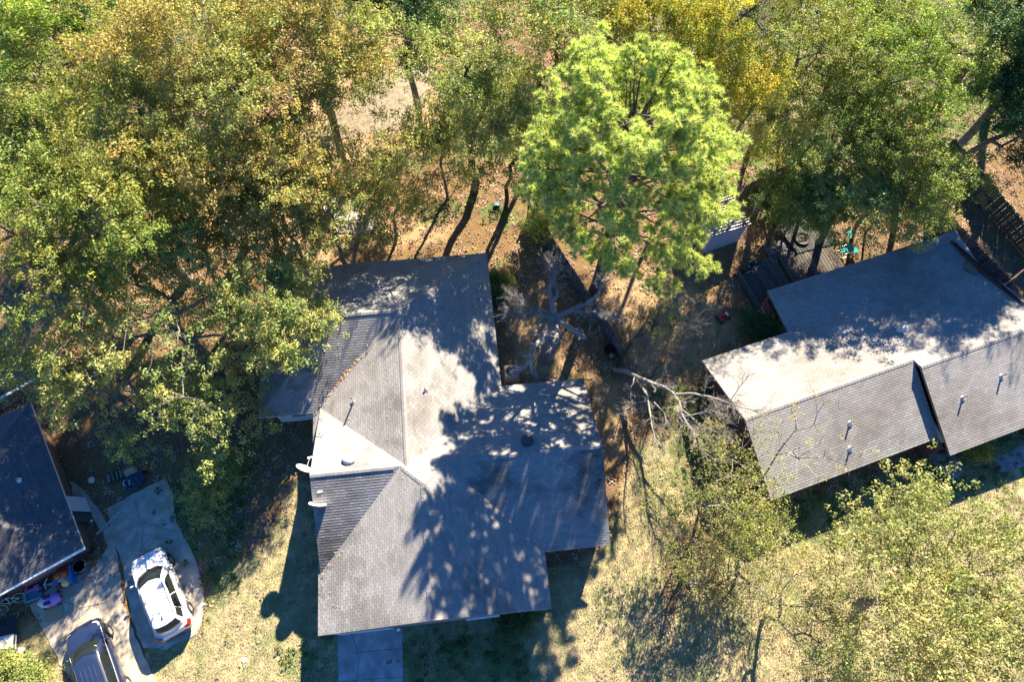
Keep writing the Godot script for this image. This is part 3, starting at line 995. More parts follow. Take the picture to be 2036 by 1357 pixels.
	var post := MB.new()
	post.box(xf(Vector3(6.2, 0.85, -2.72)), Vector3(0.16, 1.7, 0.16), Color(0.3, 0.1, 0.07))
	part(g, "post", post, M.plain)
	var beam := MB.new()
	beam.box(xf(Vector3(12.8, 1.55, -2.72)), Vector3(13.2, 0.16, 0.1), Color(0.3, 0.1, 0.07))
	part(g, "beam", beam, M.plain)
	var boarding := MB.new()
	boarding.box(xf(Vector3(6.12, 0.62, -2.2)), Vector3(0.05, 1.2, 0.9), Color(0.28, 0.1, 0.08))
	part(g, "panel", boarding, M.plain)
	window(g, Vector3(4.2, 1.3, 8.26), 0.0, 1.5, 1.1)
	window(g, Vector3(15.0, 1.3, 9.36), 0.0, 1.5, 1.1)
	vent_pipe(g, Vector3(18.91, 3.12, -12.12), 0.35, 0.055)
	vent_pipe(g, Vector3(18.95, 2.65, -10.8), 0.35, 0.055)
	vent_pipe(g, Vector3(25.47, 3.22, -14), 0.4, 0.055)
	vent_pipe(g, Vector3(27.88, 3.36, -15.41), 0.4, 0.055)
	var sp := g.transform.basis.inverse() * (Vector3(22.73, 3.12, -18.03) - g.position)
	var stack := MB.new()
	stack.lathe([[0.0, 0.5], [0.06, 0.49], [0.19, 0.4], [0.19, 0.37], [0.1, 0.36], [0.1, 0.1], [0.24, 0.0], [0.24, -0.1]], Transform3D(Basis(), sp), 18, Color(0.66, 0.64, 0.6), Vector3(0, 0.2, 0))
	part(g, "flue", stack, M.plain)
	# the house by the parked cars
	var l := thing("house", "dark shingled hip roofed brick house with salmon garage door beside the toys", "house", Vector3(-21.18, 0, -3.13), 0.61786)
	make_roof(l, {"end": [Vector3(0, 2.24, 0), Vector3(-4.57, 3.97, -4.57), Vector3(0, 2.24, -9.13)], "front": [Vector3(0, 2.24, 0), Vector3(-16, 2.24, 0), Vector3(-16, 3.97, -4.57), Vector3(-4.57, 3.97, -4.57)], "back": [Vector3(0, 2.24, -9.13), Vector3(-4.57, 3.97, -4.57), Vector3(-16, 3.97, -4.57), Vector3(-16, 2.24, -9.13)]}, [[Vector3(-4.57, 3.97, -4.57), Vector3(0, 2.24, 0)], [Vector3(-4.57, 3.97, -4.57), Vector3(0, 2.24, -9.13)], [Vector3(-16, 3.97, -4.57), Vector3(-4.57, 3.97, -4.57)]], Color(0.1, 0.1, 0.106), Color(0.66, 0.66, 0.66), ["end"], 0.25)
	var rd := Color(0.34, 0.19, 0.13)
	wall(l, Vector3(-0.62, 0, -9.13 + 0.5), Vector3(-0.62, 0, -0.5), 2.2, 0.16, rd, w)
	wall(l, Vector3(-1.4, 0, -0.5), Vector3(-0.55, 0, -0.5), 2.2, 0.16, Color(0.3, 0.19, 0.14), w)
	wall(l, Vector3(-16.0, 0, -0.5), Vector3(-4.0, 0, -0.5), 2.2, 0.16, Color(0.3, 0.19, 0.14), w)
	wall(l, Vector3(-16.0, 0, -9.13 + 0.5), Vector3(-0.55, 0, -9.13 + 0.5), 2.2, 0.16, rd, w)
	var door := MB.new()
	door.box(xf(Vector3(-2.7, 2.13, -0.52)), Vector3(2.6, 0.14, 0.12), Color(0.5, 0.22, 0.17))
	var gdn := part(l, "garage_door", door, M.plain)
	for k in 3:
		var pn := MB.new()
		pn.box(xf(Vector3(-1.83 - k * 0.87, 1.03, -0.47)), Vector3(0.85, 2.05, 0.06), Color(0.56, 0.25, 0.19) * rf(0.93, 1.05), 0.01)
		part(gdn, "door_panel", pn, M.plain)
	var gut := MB.new()
	gut.box(xf(Vector3(-8.0, 2.16, 0.05)), Vector3(16.0, 0.1, 0.1), Color(0.78, 0.78, 0.78))
	part(l, "gutter", gut, M.plain)
	var lm := MB.new()
	lm.lathe([[0.0, 0.12], [0.07, 0.08], [0.08, -0.1], [0.0, -0.12]], xf(Vector3(-0.45, 1.7, -5.0)), 12, Color(0.85, 0.85, 0.85))
	lm.box(xf(Vector3(-0.5, 1.7, -5.0)), Vector3(0.12, 0.06, 0.06), Color(0.7, 0.7, 0.7))
	part(l, "wall_lamp", lm, M.plastic)
	vent_pipe(l, Vector3(-25.2, 2.82, -6.18), 0.2, 0.05)
	var lf := []
	var lc := PackedColorArray()   # dead leaves caught in the roof valleys
	for i in 120:
		var f := rf(0.3, 1.0)
		var vp: Vector3 = Vector3(-3.6, 4.7, -17.2).lerp(Vector3(-8.83 + 0.4, 2.35, -12.67 - 0.3), f) if i > 18 else Vector3(-2.9, 4.75, -8.4).lerp(Vector3(-8.51, 2.3, -3.89 + 0.1), rf(0.1, 1.0))
		if i > 18 and rng.randf() < absf(f - 0.72) * 2.4:
			continue
		var wp := h.transform * (vp + Vector3(rf(-0.12, 0.12), 0.07, rf(-0.12, 0.12)))
		lf.append(Transform3D(Basis(Vector3.UP, rf(0, TAU)).scaled(Vector3(0.45, 0.2, 0.45)), wp))
		lc.append(Color(0.42, 0.24, 0.13) * rf(0.7, 1.3))
	for i in 170:
		var fk: Array = {"frontL": [Vector3(-8.51, 2.21, -1.12), Vector3(-8.51, 2.21, -13.21), Vector3(-2.72, 5.3, -7.42), Vector3(-2.72, 5.3, -1.12)], "frontR": [Vector3(3.07, 2.21, -1.12), Vector3(-2.72, 5.3, -1.12), Vector3(-2.72, 5.3, -7.42), Vector3(3.07, 2.21, -13.21)], "hip": [Vector3(-3.86, 4.69, -8.55), Vector3(-1.59, 4.69, -8.55), Vector3(-2.72, 5.3, -7.42)], "midUp": [Vector3(-8.39, 2.21, -13.21), Vector3(6.52, 2.21, -13.21), Vector3(6.52, 4.69, -8.55), Vector3(-8.39, 4.69, -8.55)], "midDn": [Vector3(-8.39, 2.21, -3.89), Vector3(-8.39, 4.69, -8.55), Vector3(6.52, 4.69, -8.55), Vector3(6.52, 2.21, -3.89)], "nsR": [Vector3(1.77, 2.21, -22.07), Vector3(1.77, 2.21, -8.55), Vector3(-3.53, 4.72, -8.55), Vector3(-3.53, 4.72, -17.37)], "nsL": [Vector3(-3.53, 4.72, -17.37), Vector3(-3.53, 4.72, -8.55), Vector3(-8.83, 2.21, -8.55), Vector3(-8.83, 2.21, -12.67)], "backUp": [Vector3(-11.85, 2.21, -22.07), Vector3(1.77, 2.21, -22.07), Vector3(-3.53, 4.72, -17.37), Vector3(-7.15, 4.72, -17.37)], "backDn": [Vector3(-11.85, 2.21, -12.67), Vector3(-7.15, 4.72, -17.37), Vector3(-3.53, 4.72, -17.37), Vector3(-8.83, 2.21, -12.67)], "backL": [Vector3(-11.85, 2.21, -22.07), Vector3(-7.15, 4.72, -17.37), Vector3(-11.85, 2.21, -12.67)]}.values()[rng.randi() % 10]
		var q: Vector3 = Vector3(fk[0]).lerp(fk[1], rng.randf()).lerp(Vector3(fk[2]).lerp(fk[0], rng.randf()), rng.randf())
		lf.append(Transform3D(Basis(Vector3.UP, rf(0, TAU)).scaled(Vector3(0.3, 0.2, 0.3)), h.transform * (q + Vector3(0, 0.05, 0))))
		lc.append(Color(0.42, 0.28, 0.15) * rf(0.7, 1.3))
	scatter("fallen_leaves", leaf_clump(12, 5, 0.2, 0.08, 0.045, 1.5, M.dry), lf, lc, "brown dead leaves lying on the middle roof and in its valleys")

# ---------------------------------------------------------------- fences
func fence(label: String, a: Vector3, b: Vector3, h: float, bw: float, col: Color, rails: Array, side: float, ragged: float, group := "") -> Node3D:
	var d := b - a
	var L := d.length()
	var yaw := atan2(-d.z, d.x)
	var t := thing("board_fence", label, "fence", a, yaw, group)
	var n := int(L / bw)
	var shapes := []
	for k in 5:
		var mb := MB.new()
		mb.box(xf(Vector3(0, h * 0.5, 0)), Vector3(bw * 0.93, h, 0.022), col * lerpf(0.7, 1.3, k / 4.0))
		shapes.append(mb.mesh(M.wood))
	for i in n:
		var o := MeshInstance3D.new()
		o.name = "board"
		o.mesh = shapes[rng.randi() % 5]
		o.transform = Transform3D(Basis.from_euler(Vector3(rf(-0.006, 0.006), 0, rf(-0.007, 0.007))).scaled(Vector3(1, 1.0 + rf(-ragged, ragged * 0.4), 1)), Vector3((i + 0.5) * bw, 0, rf(-0.01, 0.01)))
		t.add_child(o, true)
	for y in rails:
		var mb := MB.new()
		mb.box(xf(Vector3(L * 0.5, y, side * 0.04)), Vector3(L, 0.09, 0.045), col * 0.9)
		part(t, "rail", mb, M.wood)
	var k := 0.0
	while k <= L + 0.1:
		var mb := MB.new()
		mb.box(xf(Vector3(minf(k, L), h * 0.5, side * 0.11)), Vector3(0.1, h + 0.04, 0.09), col * 0.95)
		part(t, "post", mb, M.wood)
		k += 2.4
	return t

func make_fences() -> void:
	rng.seed = 31
	var wd := Color(0.27, 0.265, 0.235)
	fence("weathered grey board fence running between the dead tree and the pine trunk", Vector3(0.62, 0, -26.49), Vector3(6.98, 0, -16.16), 1.55, 0.14, wd, [0.35, 1.2], 1.0, 0.04)
	fence("weathered board fence just beyond the upper corner of the long house", Vector3(27.85, 0, -28.22), Vector3(31.54, 0, -22.47), 1.8, 0.14, Color(0.22, 0.22, 0.23), [0.4, 1.4], -1.0, 0.05)
	fence("mossy green board fence with rails along the shady bare ground", Vector3(30, 0, -33.91), Vector3(34.94, 0, -23.73), 1.85, 0.14, Color(0.13, 0.17, 0.135), [0.3, 0.95, 1.6], 1.0, 0.05)
	fence("grey board fence under the bushes behind the corrugated shed", Vector3(14.97, 0, -28.91), Vector3(20.04, 0, -32.23), 1.7, 0.14, Color(0.19, 0.175, 0.155), [0.4, 1.3], -1.0, 0.06)
	var gp := MB.new()
	gp.box(xf(Vector3.ZERO), Vector3(1.1, 1.4, 0.05), Color(0.3, 0.17, 0.12))
	var go := single("gate_panel", gp, M.wood, "short reddish board panel closing the end of the fence at the long house", "gate")
	go.transform = xf(Vector3(32.24, 0, -23.5) + Vector3(0, 0.7, 0), 0.75)
	# open picket fence with a white top rail
	var a := Vector3(-29.2, 0, -10.8)
	var b := Vector3(-26.54, 0, -13.01)
	var d := b - a
	var t := thing("picket_fence", "low picket fence with a pale top rail beyond the dark roofed house", "fence", a, atan2(-d.z, d.x))
	var L := d.length()
	var mb := MB.new()
	mb.box(xf(Vector3(L * 0.5 - 2.0, 1.2, 0)), Vector3(L + 4.0, 0.1, 0.14), Color(0.6, 0.6, 0.6))
	part(t, "top_rail", mb, M.plain)
	mb = MB.new()
	mb.box(xf(Vector3(L * 0.5 - 2.0, 0.15, 0)), Vector3(L + 4.0, 0.09, 0.06), Color(0.12, 0.11, 0.1))
	part(t, "bottom_rail", mb, M.wood)
	for i in int((L + 4.0) / 0.28):
		mb = MB.new()
		mb.box(xf(Vector3(i * 0.28 - 4.0, 0.6, 0)), Vector3(0.035, 1.14, 0.035), Color(0.22, 0.16, 0.11))
		part(t, "picket", mb, M.wood)

# ---------------------------------------------------------------- cars
func sup(t: float, p: float) -> Vector2:
	return Vector2(signf(cos(t)) * pow(absf(cos(t)), p), signf(sin(t)) * pow(absf(sin(t)), p))

func cab(k: float, t: float, off := 0.0) -> Vector3:   # the glasshouse: k from the belt line to the roof, t around
	var xf_ := lerpf(-1.22, -0.42, pow(k, 0.92))
	var xr := lerpf(2.13, 1.72, k)
	var cx := (xf_ + xr) * 0.5
	var hx := (xr - xf_) * 0.5 + off
	var hz := lerpf(0.835, 0.64, k) + off
	var q := sup(t, 0.36)
	var bow := 0.16 * (1.0 - absf(q.y)) if q.x < 0.0 else 0.07 * (1.0 - absf(q.y))
	return Vector3(cx + q.x * (hx + bow), lerpf(1.0, 1.58, sin(k * PI * 0.5)), q.y * hz)

func along(f: float) -> float:
	return acos(signf(f) * pow(absf(f), 1.0 / 0.36))

func car(label: String, at: Vector3, yaw: float, col: Color, body_mat: Material, roof_ribs: bool) -> void:
	var t := thing("parked_car", label, "car", at, yaw)   # the nose points to -x
	var mb := MB.new()
	var stations := [[-2.32, 0.5, 0.5, 0.42], [-2.3, 0.66, 0.66, 0.36], [-2.2, 0.79, 0.80, 0.3], [-2.0, 0.87, 0.89, 0.26], [-1.65, 0.915, 0.955, 0.25], [-1.2, 0.925, 1.01, 0.25], [-0.7, 0.93, 1.03, 0.25], [0.2, 0.935, 1.02, 0.25], [1.2, 0.935, 1.04, 0.25], [1.75, 0.925, 1.05, 0.26], [2.08, 0.88, 1.04, 0.28], [2.25, 0.82, 0.97, 0.33], [2.31, 0.74, 0.82, 0.38], [2.32, 0.55, 0.62, 0.45]]
	var rows := []
	for s in stations:
		var line := PackedVector3Array()
		var w: float = s[1]
		var top: float = s[2]
		var bot: float = s[3]
		var half := [[w * 0.8, bot], [w * 0.97, bot + 0.08], [w * 1.0, lerpf(bot, top, 0.35)], [w * 1.0, lerpf(bot, top, 0.6)], [w * 0.985, lerpf(bot, top, 0.78)], [w * 0.955, top - 0.07], [w * 0.9, top - 0.022], [w * 0.72, top + 0.006], [w * 0.4, top + 0.025], [0.0, top + 0.032]]
		for q in half:
			line.append(Vector3(s[0], q[1], q[0]))
		for i in range(half.size() - 2, -1, -1):
			line.append(Vector3(s[0], half[i][1], -half[i][0]))
		rows.append(line)
	mb.grid(rows, col, Vector3(0, 0.6, 0))
	for e in [0, rows.size() - 1]:
		mb.fan(Array(rows[e]), col, Vector3(-1 if e == 0 else 1, 0, 0))
	var body := part(t, "body", mb, body_mat)
	mb = MB.new()   # cabin shell and roof
	rows = []
	for i in 8:
		var line := PackedVector3Array()
		for j in 49:
			line.append(cab(i / 7.0, TAU * j / 48.0))
		rows.append(line)
	for k in [[0.93, 1.622], [0.75, 1.655], [0.4, 1.672], [0.0, 1.678]]:
		var line := PackedVector3Array()
		for j in 49:
			var p := cab(1.0, TAU * j / 48.0)
			line.append(Vector3(0.65 + (p.x - 0.65) * k[0], k[1], p.z * k[0]))
		rows.append(line)
	mb.grid(rows, col, Vector3(0.6, 0.9, 0))
	part(t, "cabin", mb, body_mat)
	# glass set a few millimetres proud of the shell
	var panes := [["windshield", PI - 0.62, PI + 0.62, 0.04, 0.95], ["rear_window", -0.5, 0.5, 0.3, 0.92]]
	for sg in [1.0, -1.0]:
		panes += [["side_window", sg * along(-0.7), sg * along(-0.05), 0.08, 0.9], ["side_window", sg * along(-0.01), sg * along(0.5), 0.1, 0.9], ["side_window", sg * along(0.54), sg * along(0.84), 0.2, 0.86]]
	for p in panes:
		mb = MB.new()
		rows = []
		for i in 7:
			var line := PackedVector3Array()
			for j in 13:
				line.append(cab(lerpf(p[3], p[4], i / 6.0), lerpf(p[1], p[2], j / 12.0), 0.012) + Vector3(0, 0.006, 0))
			rows.append(line)
		mb.grid(rows, Color(0.012, 0.016, 0.018), Vector3(0.6, 0.7, 0))
		part(t, p[0], mb, M.glass)
	for sg in [1.0, -1.0]:
		mb = MB.new()   # roof rail
		mb.path([Vector3(-0.2, 1.63, sg * 0.56), Vector3(0.6, 1.66, sg * 0.565), Vector3(1.5, 1.63, sg * 0.55)], 0.02, 6, Color(0.03, 0.03, 0.035))
		part(t, "roof_rail", mb, M.gloss)
		mb = MB.new()
		mb.lathe([[0.0, 0.09], [0.06, 0.075], [0.085, 0.0], [0.06, -0.075], [0.0, -0.09]], Transform3D(Basis.from_euler(Vector3(0, 0, 0)).scaled(Vector3(0.75, 0.8, 1.25)), Vector3(-0.92, 1.06, sg * 1.03)), 14, col)
		mb.box(xf(Vector3(-0.92, 1.02, sg * 0.92)), Vector3(0.06, 0.04, 0.12), Color(0.03, 0.03, 0.03))
		part(t, "mirror", mb, body_mat)
		# lamps hug the corners of the body
		for q in [["taillight", 1.0, Color(0.4, 0.015, 0.015), 2.12], ["headlight", -1.0, Color(0.5, 0.52, 0.54), 2.0]]:
			mb = MB.new()
			rows = []
			for i in 5:
				var line := PackedVector3Array()
				var y := lerpf(0.82, 1.07, i / 4.0) if q[1] > 0 else lerpf(0.66, 0.93, i / 4.0)
				for j in 8:
					var a := lerpf(0.16, 1.0, j / 7.0) * PI * 0.5
					var inset := (0.0 if q[1] > 0 else 0.05) + pow(i / 4.0, 3.0) * 0.09
					line.append(Vector3(q[1] * (q[3] - 0.36 + (0.57 - inset) * pow(cos(a * 0.86), 0.6)), y, sg * (0.30 + (0.615 - inset) * pow(sin(a), 0.5))))
				rows.append(line)
			mb.grid(rows, q[2], Vector3(0, 0.8, 0))
			part(t, q[0], mb, M.lens)
		for x in [-1.42, 1.38]:
			mb = MB.new()
			var wt := Transform3D(Basis.from_euler(Vector3(PI / 2, 0, 0)), Vector3(x, 0.35, sg * 0.86))
			mb.lathe([[0.2, 0.1], [0.32, 0.11], [0.35, 0.08], [0.35, -0.08], [0.32, -0.11], [0.2, -0.1]], wt, 24, Color(0.02, 0.02, 0.02))
			var wh := part(t, "wheel", mb, M.rubber)
			mb = MB.new()
			mb.lathe([[0.0, 0.06], [0.06, 0.07], [0.21, 0.075], [0.225, 0.1], [0.225, -0.1], [0.21, -0.075], [0.0, -0.06]], wt, 20, Color(0.5, 0.5, 0.52))
			part(wh, "rim", mb, M.metal)
			for arch in 1:
				mb = MB.new()
				for i in 12:
					var a0 := PI * i / 12.0
					var a1 := PI * (i + 1) / 12.0
					mb.quad(Vector3(x + cos(a0) * 0.37, 0.35 + sin(a0) * 0.37, sg * 0.938), Vector3(x + cos(a1) * 0.37, 0.35 + sin(a1) * 0.37, sg * 0.938), Vector3(x + cos(a1) * 0.43, 0.35 + sin(a1) * 0.43, sg * 0.938), Vector3(x + cos(a0) * 0.43, 0.35 + sin(a0) * 0.43, sg * 0.938), Color(0.03, 0.03, 0.03), Vector3(0, 0, sg))
				part(t, "wheel_arch", mb, M.rubber)
	mb = MB.new()
	mb.box(xf(Vector3(-2.3, 0.58, 0)), Vector3(0.06, 0.2, 0.9), Color(0.02, 0.02, 0.02))
	part(t, "grille", mb, M.plastic)
	mb = MB.new()
	mb.box(xf(Vector3(2.3, 0.46, 0), 0, 0, 0.2), Vector3(0.08, 0.16, 1.3), Color(0.03, 0.03, 0.03))
	part(t, "bumper", mb, M.plastic)
	for sg in [0.12, -0.5]:
		mb = MB.new()
		mb.path([Vector3(-1.27, 1.085, sg), Vector3(-1.12, 1.15, sg + 0.46)], 0.012, 5, Color(0.02, 0.02, 0.02))
		part(t, "wiper", mb, M.plastic)
	mb = MB.new()
	mb.box(xf(Vector3(1.45, 1.69, 0)), Vector3(0.16, 0.07, 0.03), Color(0.03, 0.03, 0.03))
	part(t, "antenna", mb, M.plastic)
	for sg in [1.0, -1.0]:
		for x in [-0.28, 0.72]:
			mb = MB.new()
			mb.box(xf(Vector3(x + 0.2, 0.86, sg * 0.94)), Vector3(0.2, 0.035, 0.03), col * 0.9)
			part(t, "door_handle", mb, body_mat)
		mb = MB.new()
		mb.path([Vector3(-1.0, 1.035, sg * 0.855), Vector3(0.4, 1.045, sg * 0.862), Vector3(1.85, 1.065, sg * 0.84)], 0.012, 5, Color(0.55, 0.55, 0.55))
		part(t, "window_trim", mb, M.metal)
	if roof_ribs:
		for z in [-0.32, -0.11, 0.11, 0.32]:
			mb = MB.new()
			mb.path([Vector3(0.0, 1.662, z), Vector3(0.65, 1.68, z), Vector3(1.45, 1.662, z)], 0.011, 5, col * 1.3)
			part(t, "roof_rib", mb, body_mat)
		mb = MB.new()   # a sheet of paper behind the windshield
		mb.quad(cab(0.45, PI + 0.36, 0.02), cab(0.45, PI + 0.56, 0.02), cab(0.78, PI + 0.5, 0.02), cab(0.78, PI + 0.3, 0.02), Color(0.7, 0.72, 0.74), Vector3.UP)
		part(t, "paper_sheet", mb, M.plain)
	else:
		pass

# ---------------------------------------------------------------- where trees and shrubs stand
# label, middle of the crown, radius, half height, leaf colours, seed, more
const TREES := [
	["broad olive oak overhanging the back corner of the middle house", Vector3(-17.92, 7, -14.19), 6.1, 1.9, OLIVE, 1, {"tips": 14, "leaves": 4.8, "lobes": 16, "spread": 0.26, "trunk": 0.36}],
	["dense green oak at the photo's edge above the picket fence", Vector3(-23.36, 9, -15.89), 5.8, 2.0, GREEN, 2, {"tips": 14, "leaves": 5.0, "spread": 0.27, "lobes": 16}],
	["green oak crown between the lime tree's gap and the picket fence", Vector3(-20.91, 10, -19.9), 5.8, 3.0, GREEN, 3, {"tips": 17, "leaves": 9.5}],
	["yellow tipped green oak on the left edge below the dark bare gap", Vector3(-26.51, 10, -23.16), 4.4, 2.6, OLIVE, 4, {"leaves": 10.0}],
	["olive oak with rusty patches beside the muddy creek's lower bend", Vector3(-15.04, 9.5, -22.01), 5.2, 3.6, RUST, 5, {"tips": 15, "leaves": 10.0, "trunk": 0.17}],
	["loose rust tinged oak whose boughs hang over the pale concrete slab", Vector3(-10.91, 7.5, -21.52), 4.2, 3.2, RUST, 6, {"tips": 14, "leaves": 7.0, "trunk": 0.16}],
	["low rust tinged oak boughs between the concrete slab and the olive oak", Vector3(-13.66, 6, -21.34), 3.6, 2.6, OLIVE, 39, {"tips": 14, "leaves": 6.5, "trunk": 0.12}],
	["small rust gold oak at the slab's corner above the back yard", Vector3(-8.11, 5, -23.69), 2.5, 2.2, RUST, 40, {"tips": 11, "leaves": 5.0, "trunk": 0.1}],
	["low olive oak filling the gap between the broad oak and the creek's bend", Vector3(-17.3, 6.5, -18.28), 3.6, 2.2, OLIVE, 61, {"tips": 14, "leaves": 7.0, "trunk": 0.12}],
	["large rusty gold oak above the creek with bare grey boughs inside", Vector3(-16.75, 11.5, -26.85), 6.2, 3.2, RUST, 7, {"tips": 17, "leaves": 11.0}],
	["rust coloured oak at the creek's upper left bank", Vector3(-11.46, 11.5, -28.19), 5.0, 3.0, RUST, 8, {"tips": 16, "leaves": 10.0}],
	["small olive oak with yellow leaf tips leaning over the shingled back roof", Vector3(-11.93, 6.5, -14.57), 3.0, 1.8, OLIVE, 9, {"tips": 13, "leaves": 8.0, "foot": Vector3(-2.0, 0, -0.5)}],
	["olive oak spreading over the corner of the dark roofed brick house", Vector3(-21.67, 4.8, -11.18), 4.0, 2.2, OLIVE, 10, {"tips": 12, "leaves": 4.6, "spread": 0.28, "lobes": 12}],
	["low yellow green oak above the brown strip by the house's white wall", Vector3(-15.61, 3.8, -10.81), 3.1, 1.8, OLIVE, 11, {"tips": 9, "leaves": 5.0}],
	["bright lime green tree filling the photo's upper corner", Vector3(-27.12, 11, -28.3), 4.8, 3.0, LIME, 12, {"called": "broadleaf_tree"}],
	["dark green shaded tree behind the lime green one", Vector3(-25.7, 8, -32.53), 3.6, 2.6, DARK, 13, {"called": "broadleaf_tree"}],
	["tall open olive oak with a straight dark trunk above the back yard", Vector3(-3.56, 9, -28.43), 4.4, 3.6, OLIVE, 14, {"tips": 12, "leaves": 5.5, "bark": BARK_DARK, "trunk": 0.24, "foot": Vector3(0.3, 0, 0.3)}],
	["shady olive oak with thick dark boughs at the photo's top middle", Vector3(0.7, 10, -31.41), 4.4, 3.4, OLIVE, 15, {"tips": 15, "leaves": 6.5, "trunk": 0.16, "bark": BARK_DARK}],
	["loose olive tree between the open tall oak and the pine", Vector3(-1, 7.5, -27.03), 3.4, 3.0, OLIVE, 34, {"tips": 15, "leaves": 8.0, "trunk": 0.13, "bark": BARK_DARK}],
	["dark green tree beyond the creek bend", Vector3(-7.65, 10, -33.48), 3.6, 2.6, DARK, 16, {"called": "broadleaf_tree"}],
	["green oak between the pine and the top edge", Vector3(4.24, 9.5, -34.29), 3.8, 3.0, GREEN, 17, {"tips": 13, "leaves": 6.0}],
	["golden yellow tree behind the pine's top", Vector3(8.3, 11, -32.14), 4.2, 2.8, GOLD, 18, {"called": "broadleaf_tree", "tips": 15}],
	["golden yellow tree right of the pine with a bare snag above it", Vector3(12.36, 8, -29.55), 3.1, 3.6, GOLD, 19, {"called": "broadleaf_tree", "tips": 11, "leaves": 7.0, "trunk": 0.12}],
	["bright green oak at the top edge between gold tree and dark gap", Vector3(16.12, 9.6, -33.17), 5.2, 3.2, GREEN, 20, {"tips": 18, "trunk": 0.16, "leaves": 5.5, "spread": 0.28}],
	["sunlit yellow green oak beside the dark bare gap at the top edge", Vector3(22.02, 9.6, -32.88), 5.6, 2.5, LIME, 21, {"tips": 18, "trunk": 0.18, "leaves": 5.5, "spread": 0.28}],
	["mid green tree with dark leaning trunk above the wooden deck", Vector3(19.44, 7, -28.92), 4.7, 2.4, GREEN, 22, {"tips": 18, "trunk": 0.13, "leaves": 5.0, "spread": 0.27, "bark": BARK_DARK}],
	["greyish green bushy tree next to the corrugated shed", Vector3(16.12, 6, -27.96), 2.9, 2.6, PALE, 23, {"called": "broadleaf_tree", "tips": 12, "leaf": 0.8}],
	["leafy green tree crowding the shed's far side by the deck", Vector3(17.88, 4.2, -26.07), 2.6, 2.0, GREEN, 35, {"called": "broadleaf_tree", "tips": 14, "trunk": 0.08}],
	["dense olive tree over the upper edge of the dark platform", Vector3(23.55, 4.4, -26.92), 2.4, 2.0, OLIVE, 36, {"called": "broadleaf_tree", "tips": 13, "trunk": 0.08}],
	["open olive tree on the creek's right bank beside the tall oak", Vector3(-4.99, 5.5, -27.46), 2.6, 2.2, OLIVE, 37, {"tips": 10, "leaves": 5.0, "trunk": 0.1}],
	["green oak with yellow tips overhanging the fence at the long house", Vector3(22.82, 6.6, -27.08), 3.9, 2.8, GREEN, 24, {"tips": 15, "leaves": 5.5, "spread": 0.27, "trunk": 0.12}],
	["dark blue green tree in the photo's upper right corner", Vector3(27.71, 10, -34.95), 4.4, 2.8, DARK, 25, {"called": "broadleaf_tree", "leaves": 5.0, "spread": 0.27}],
	["dark tree crown cut by the upper right frame edge beyond the mossy fence", Vector3(30.75, 11, -34.09), 5.4, 3.0, DARK, 38, {"called": "broadleaf_tree", "tips": 17, "leaves": 11.0}],
	["tall dark tree shading the fences from outside the upper right frame edge", Vector3(34.26, 11, -38.12), 5.6, 3.2, DARK, 62, {"called": "broadleaf_tree", "tips": 17, "leaves": 11.0}],
	["thin dark tree over the bare shady ground on the right edge", Vector3(28.8, 8, -30.52), 2.8, 2.4, DARK, 26, {"called": "broadleaf_tree", "tips": 12, "leaves": 8.0}],
	["low green tree dropping twigs over the teal chairs", Vector3(19.94, 5, -25.66), 2.8, 1.8, OLIVE, 27, {"called": "broadleaf_tree", "tips": 9, "leaves": 6.0}],
	["big pale yellow green oak in the photo's lower right corner", Vector3(19.5, 7.5, -2.84), 5.6, 2.6, STRAW, 28, {"tips": 17, "leaves": 7.0, "spread": 0.5, "lobes": 22}],
	["thin twiggy lime tree on the lawn next to the big pale oak", Vector3(14.46, 3.6, -2.06), 3.2, 1.8, STRAW, 29, {"called": "broadleaf_tree", "tips": 12, "leaves": 5.0, "clump": "small", "leaf": 0.9, "bark": BARK_PALE, "trunk": 0.1}],
	["wispy yellow green sapling clump at the brick corner of the long house", Vector3(11.58, 4, -8.44), 2.9, 2.2, STRAW, 30, {"called": "broadleaf_tree", "tips": 11, "leaves": 3.4, "clump": "small", "spread": 0.35, "trunk": 0.09}],
	["sparse yellow twigs of a sapling reaching over the lower grey roof", Vector3(14.96, 6, -9.86), 2.6, 1.5, GOLD, 31, {"called": "broadleaf_tree", "tips": 6, "leaves": 0.9, "clump": "small", "spread": 0.2, "trunk": 0.04, "bark": BARK_PALE, "lobes": 11, "foot": Vector3(-1.9, 0, 2.1), "crotch": 2.4}],
	["green shrubby tree on the lawn below the sapling clump", Vector3(10.65, 2.6, -5.65), 3.0, 1.6, STRAW, 32, {"called": "broadleaf_tree", "tips": 13, "leaves": 5.0, "clump": "bush", "trunk": 0.08}],
	["pale green shrubby tree in front of the long house's lower eave", Vector3(13.44, 3, -6.15), 2.2, 1.6, PALE, 33, {"called": "broadleaf_tree", "tips": 11, "leaves": 4.0, "clump": "small", "trunk": 0.08}],
]
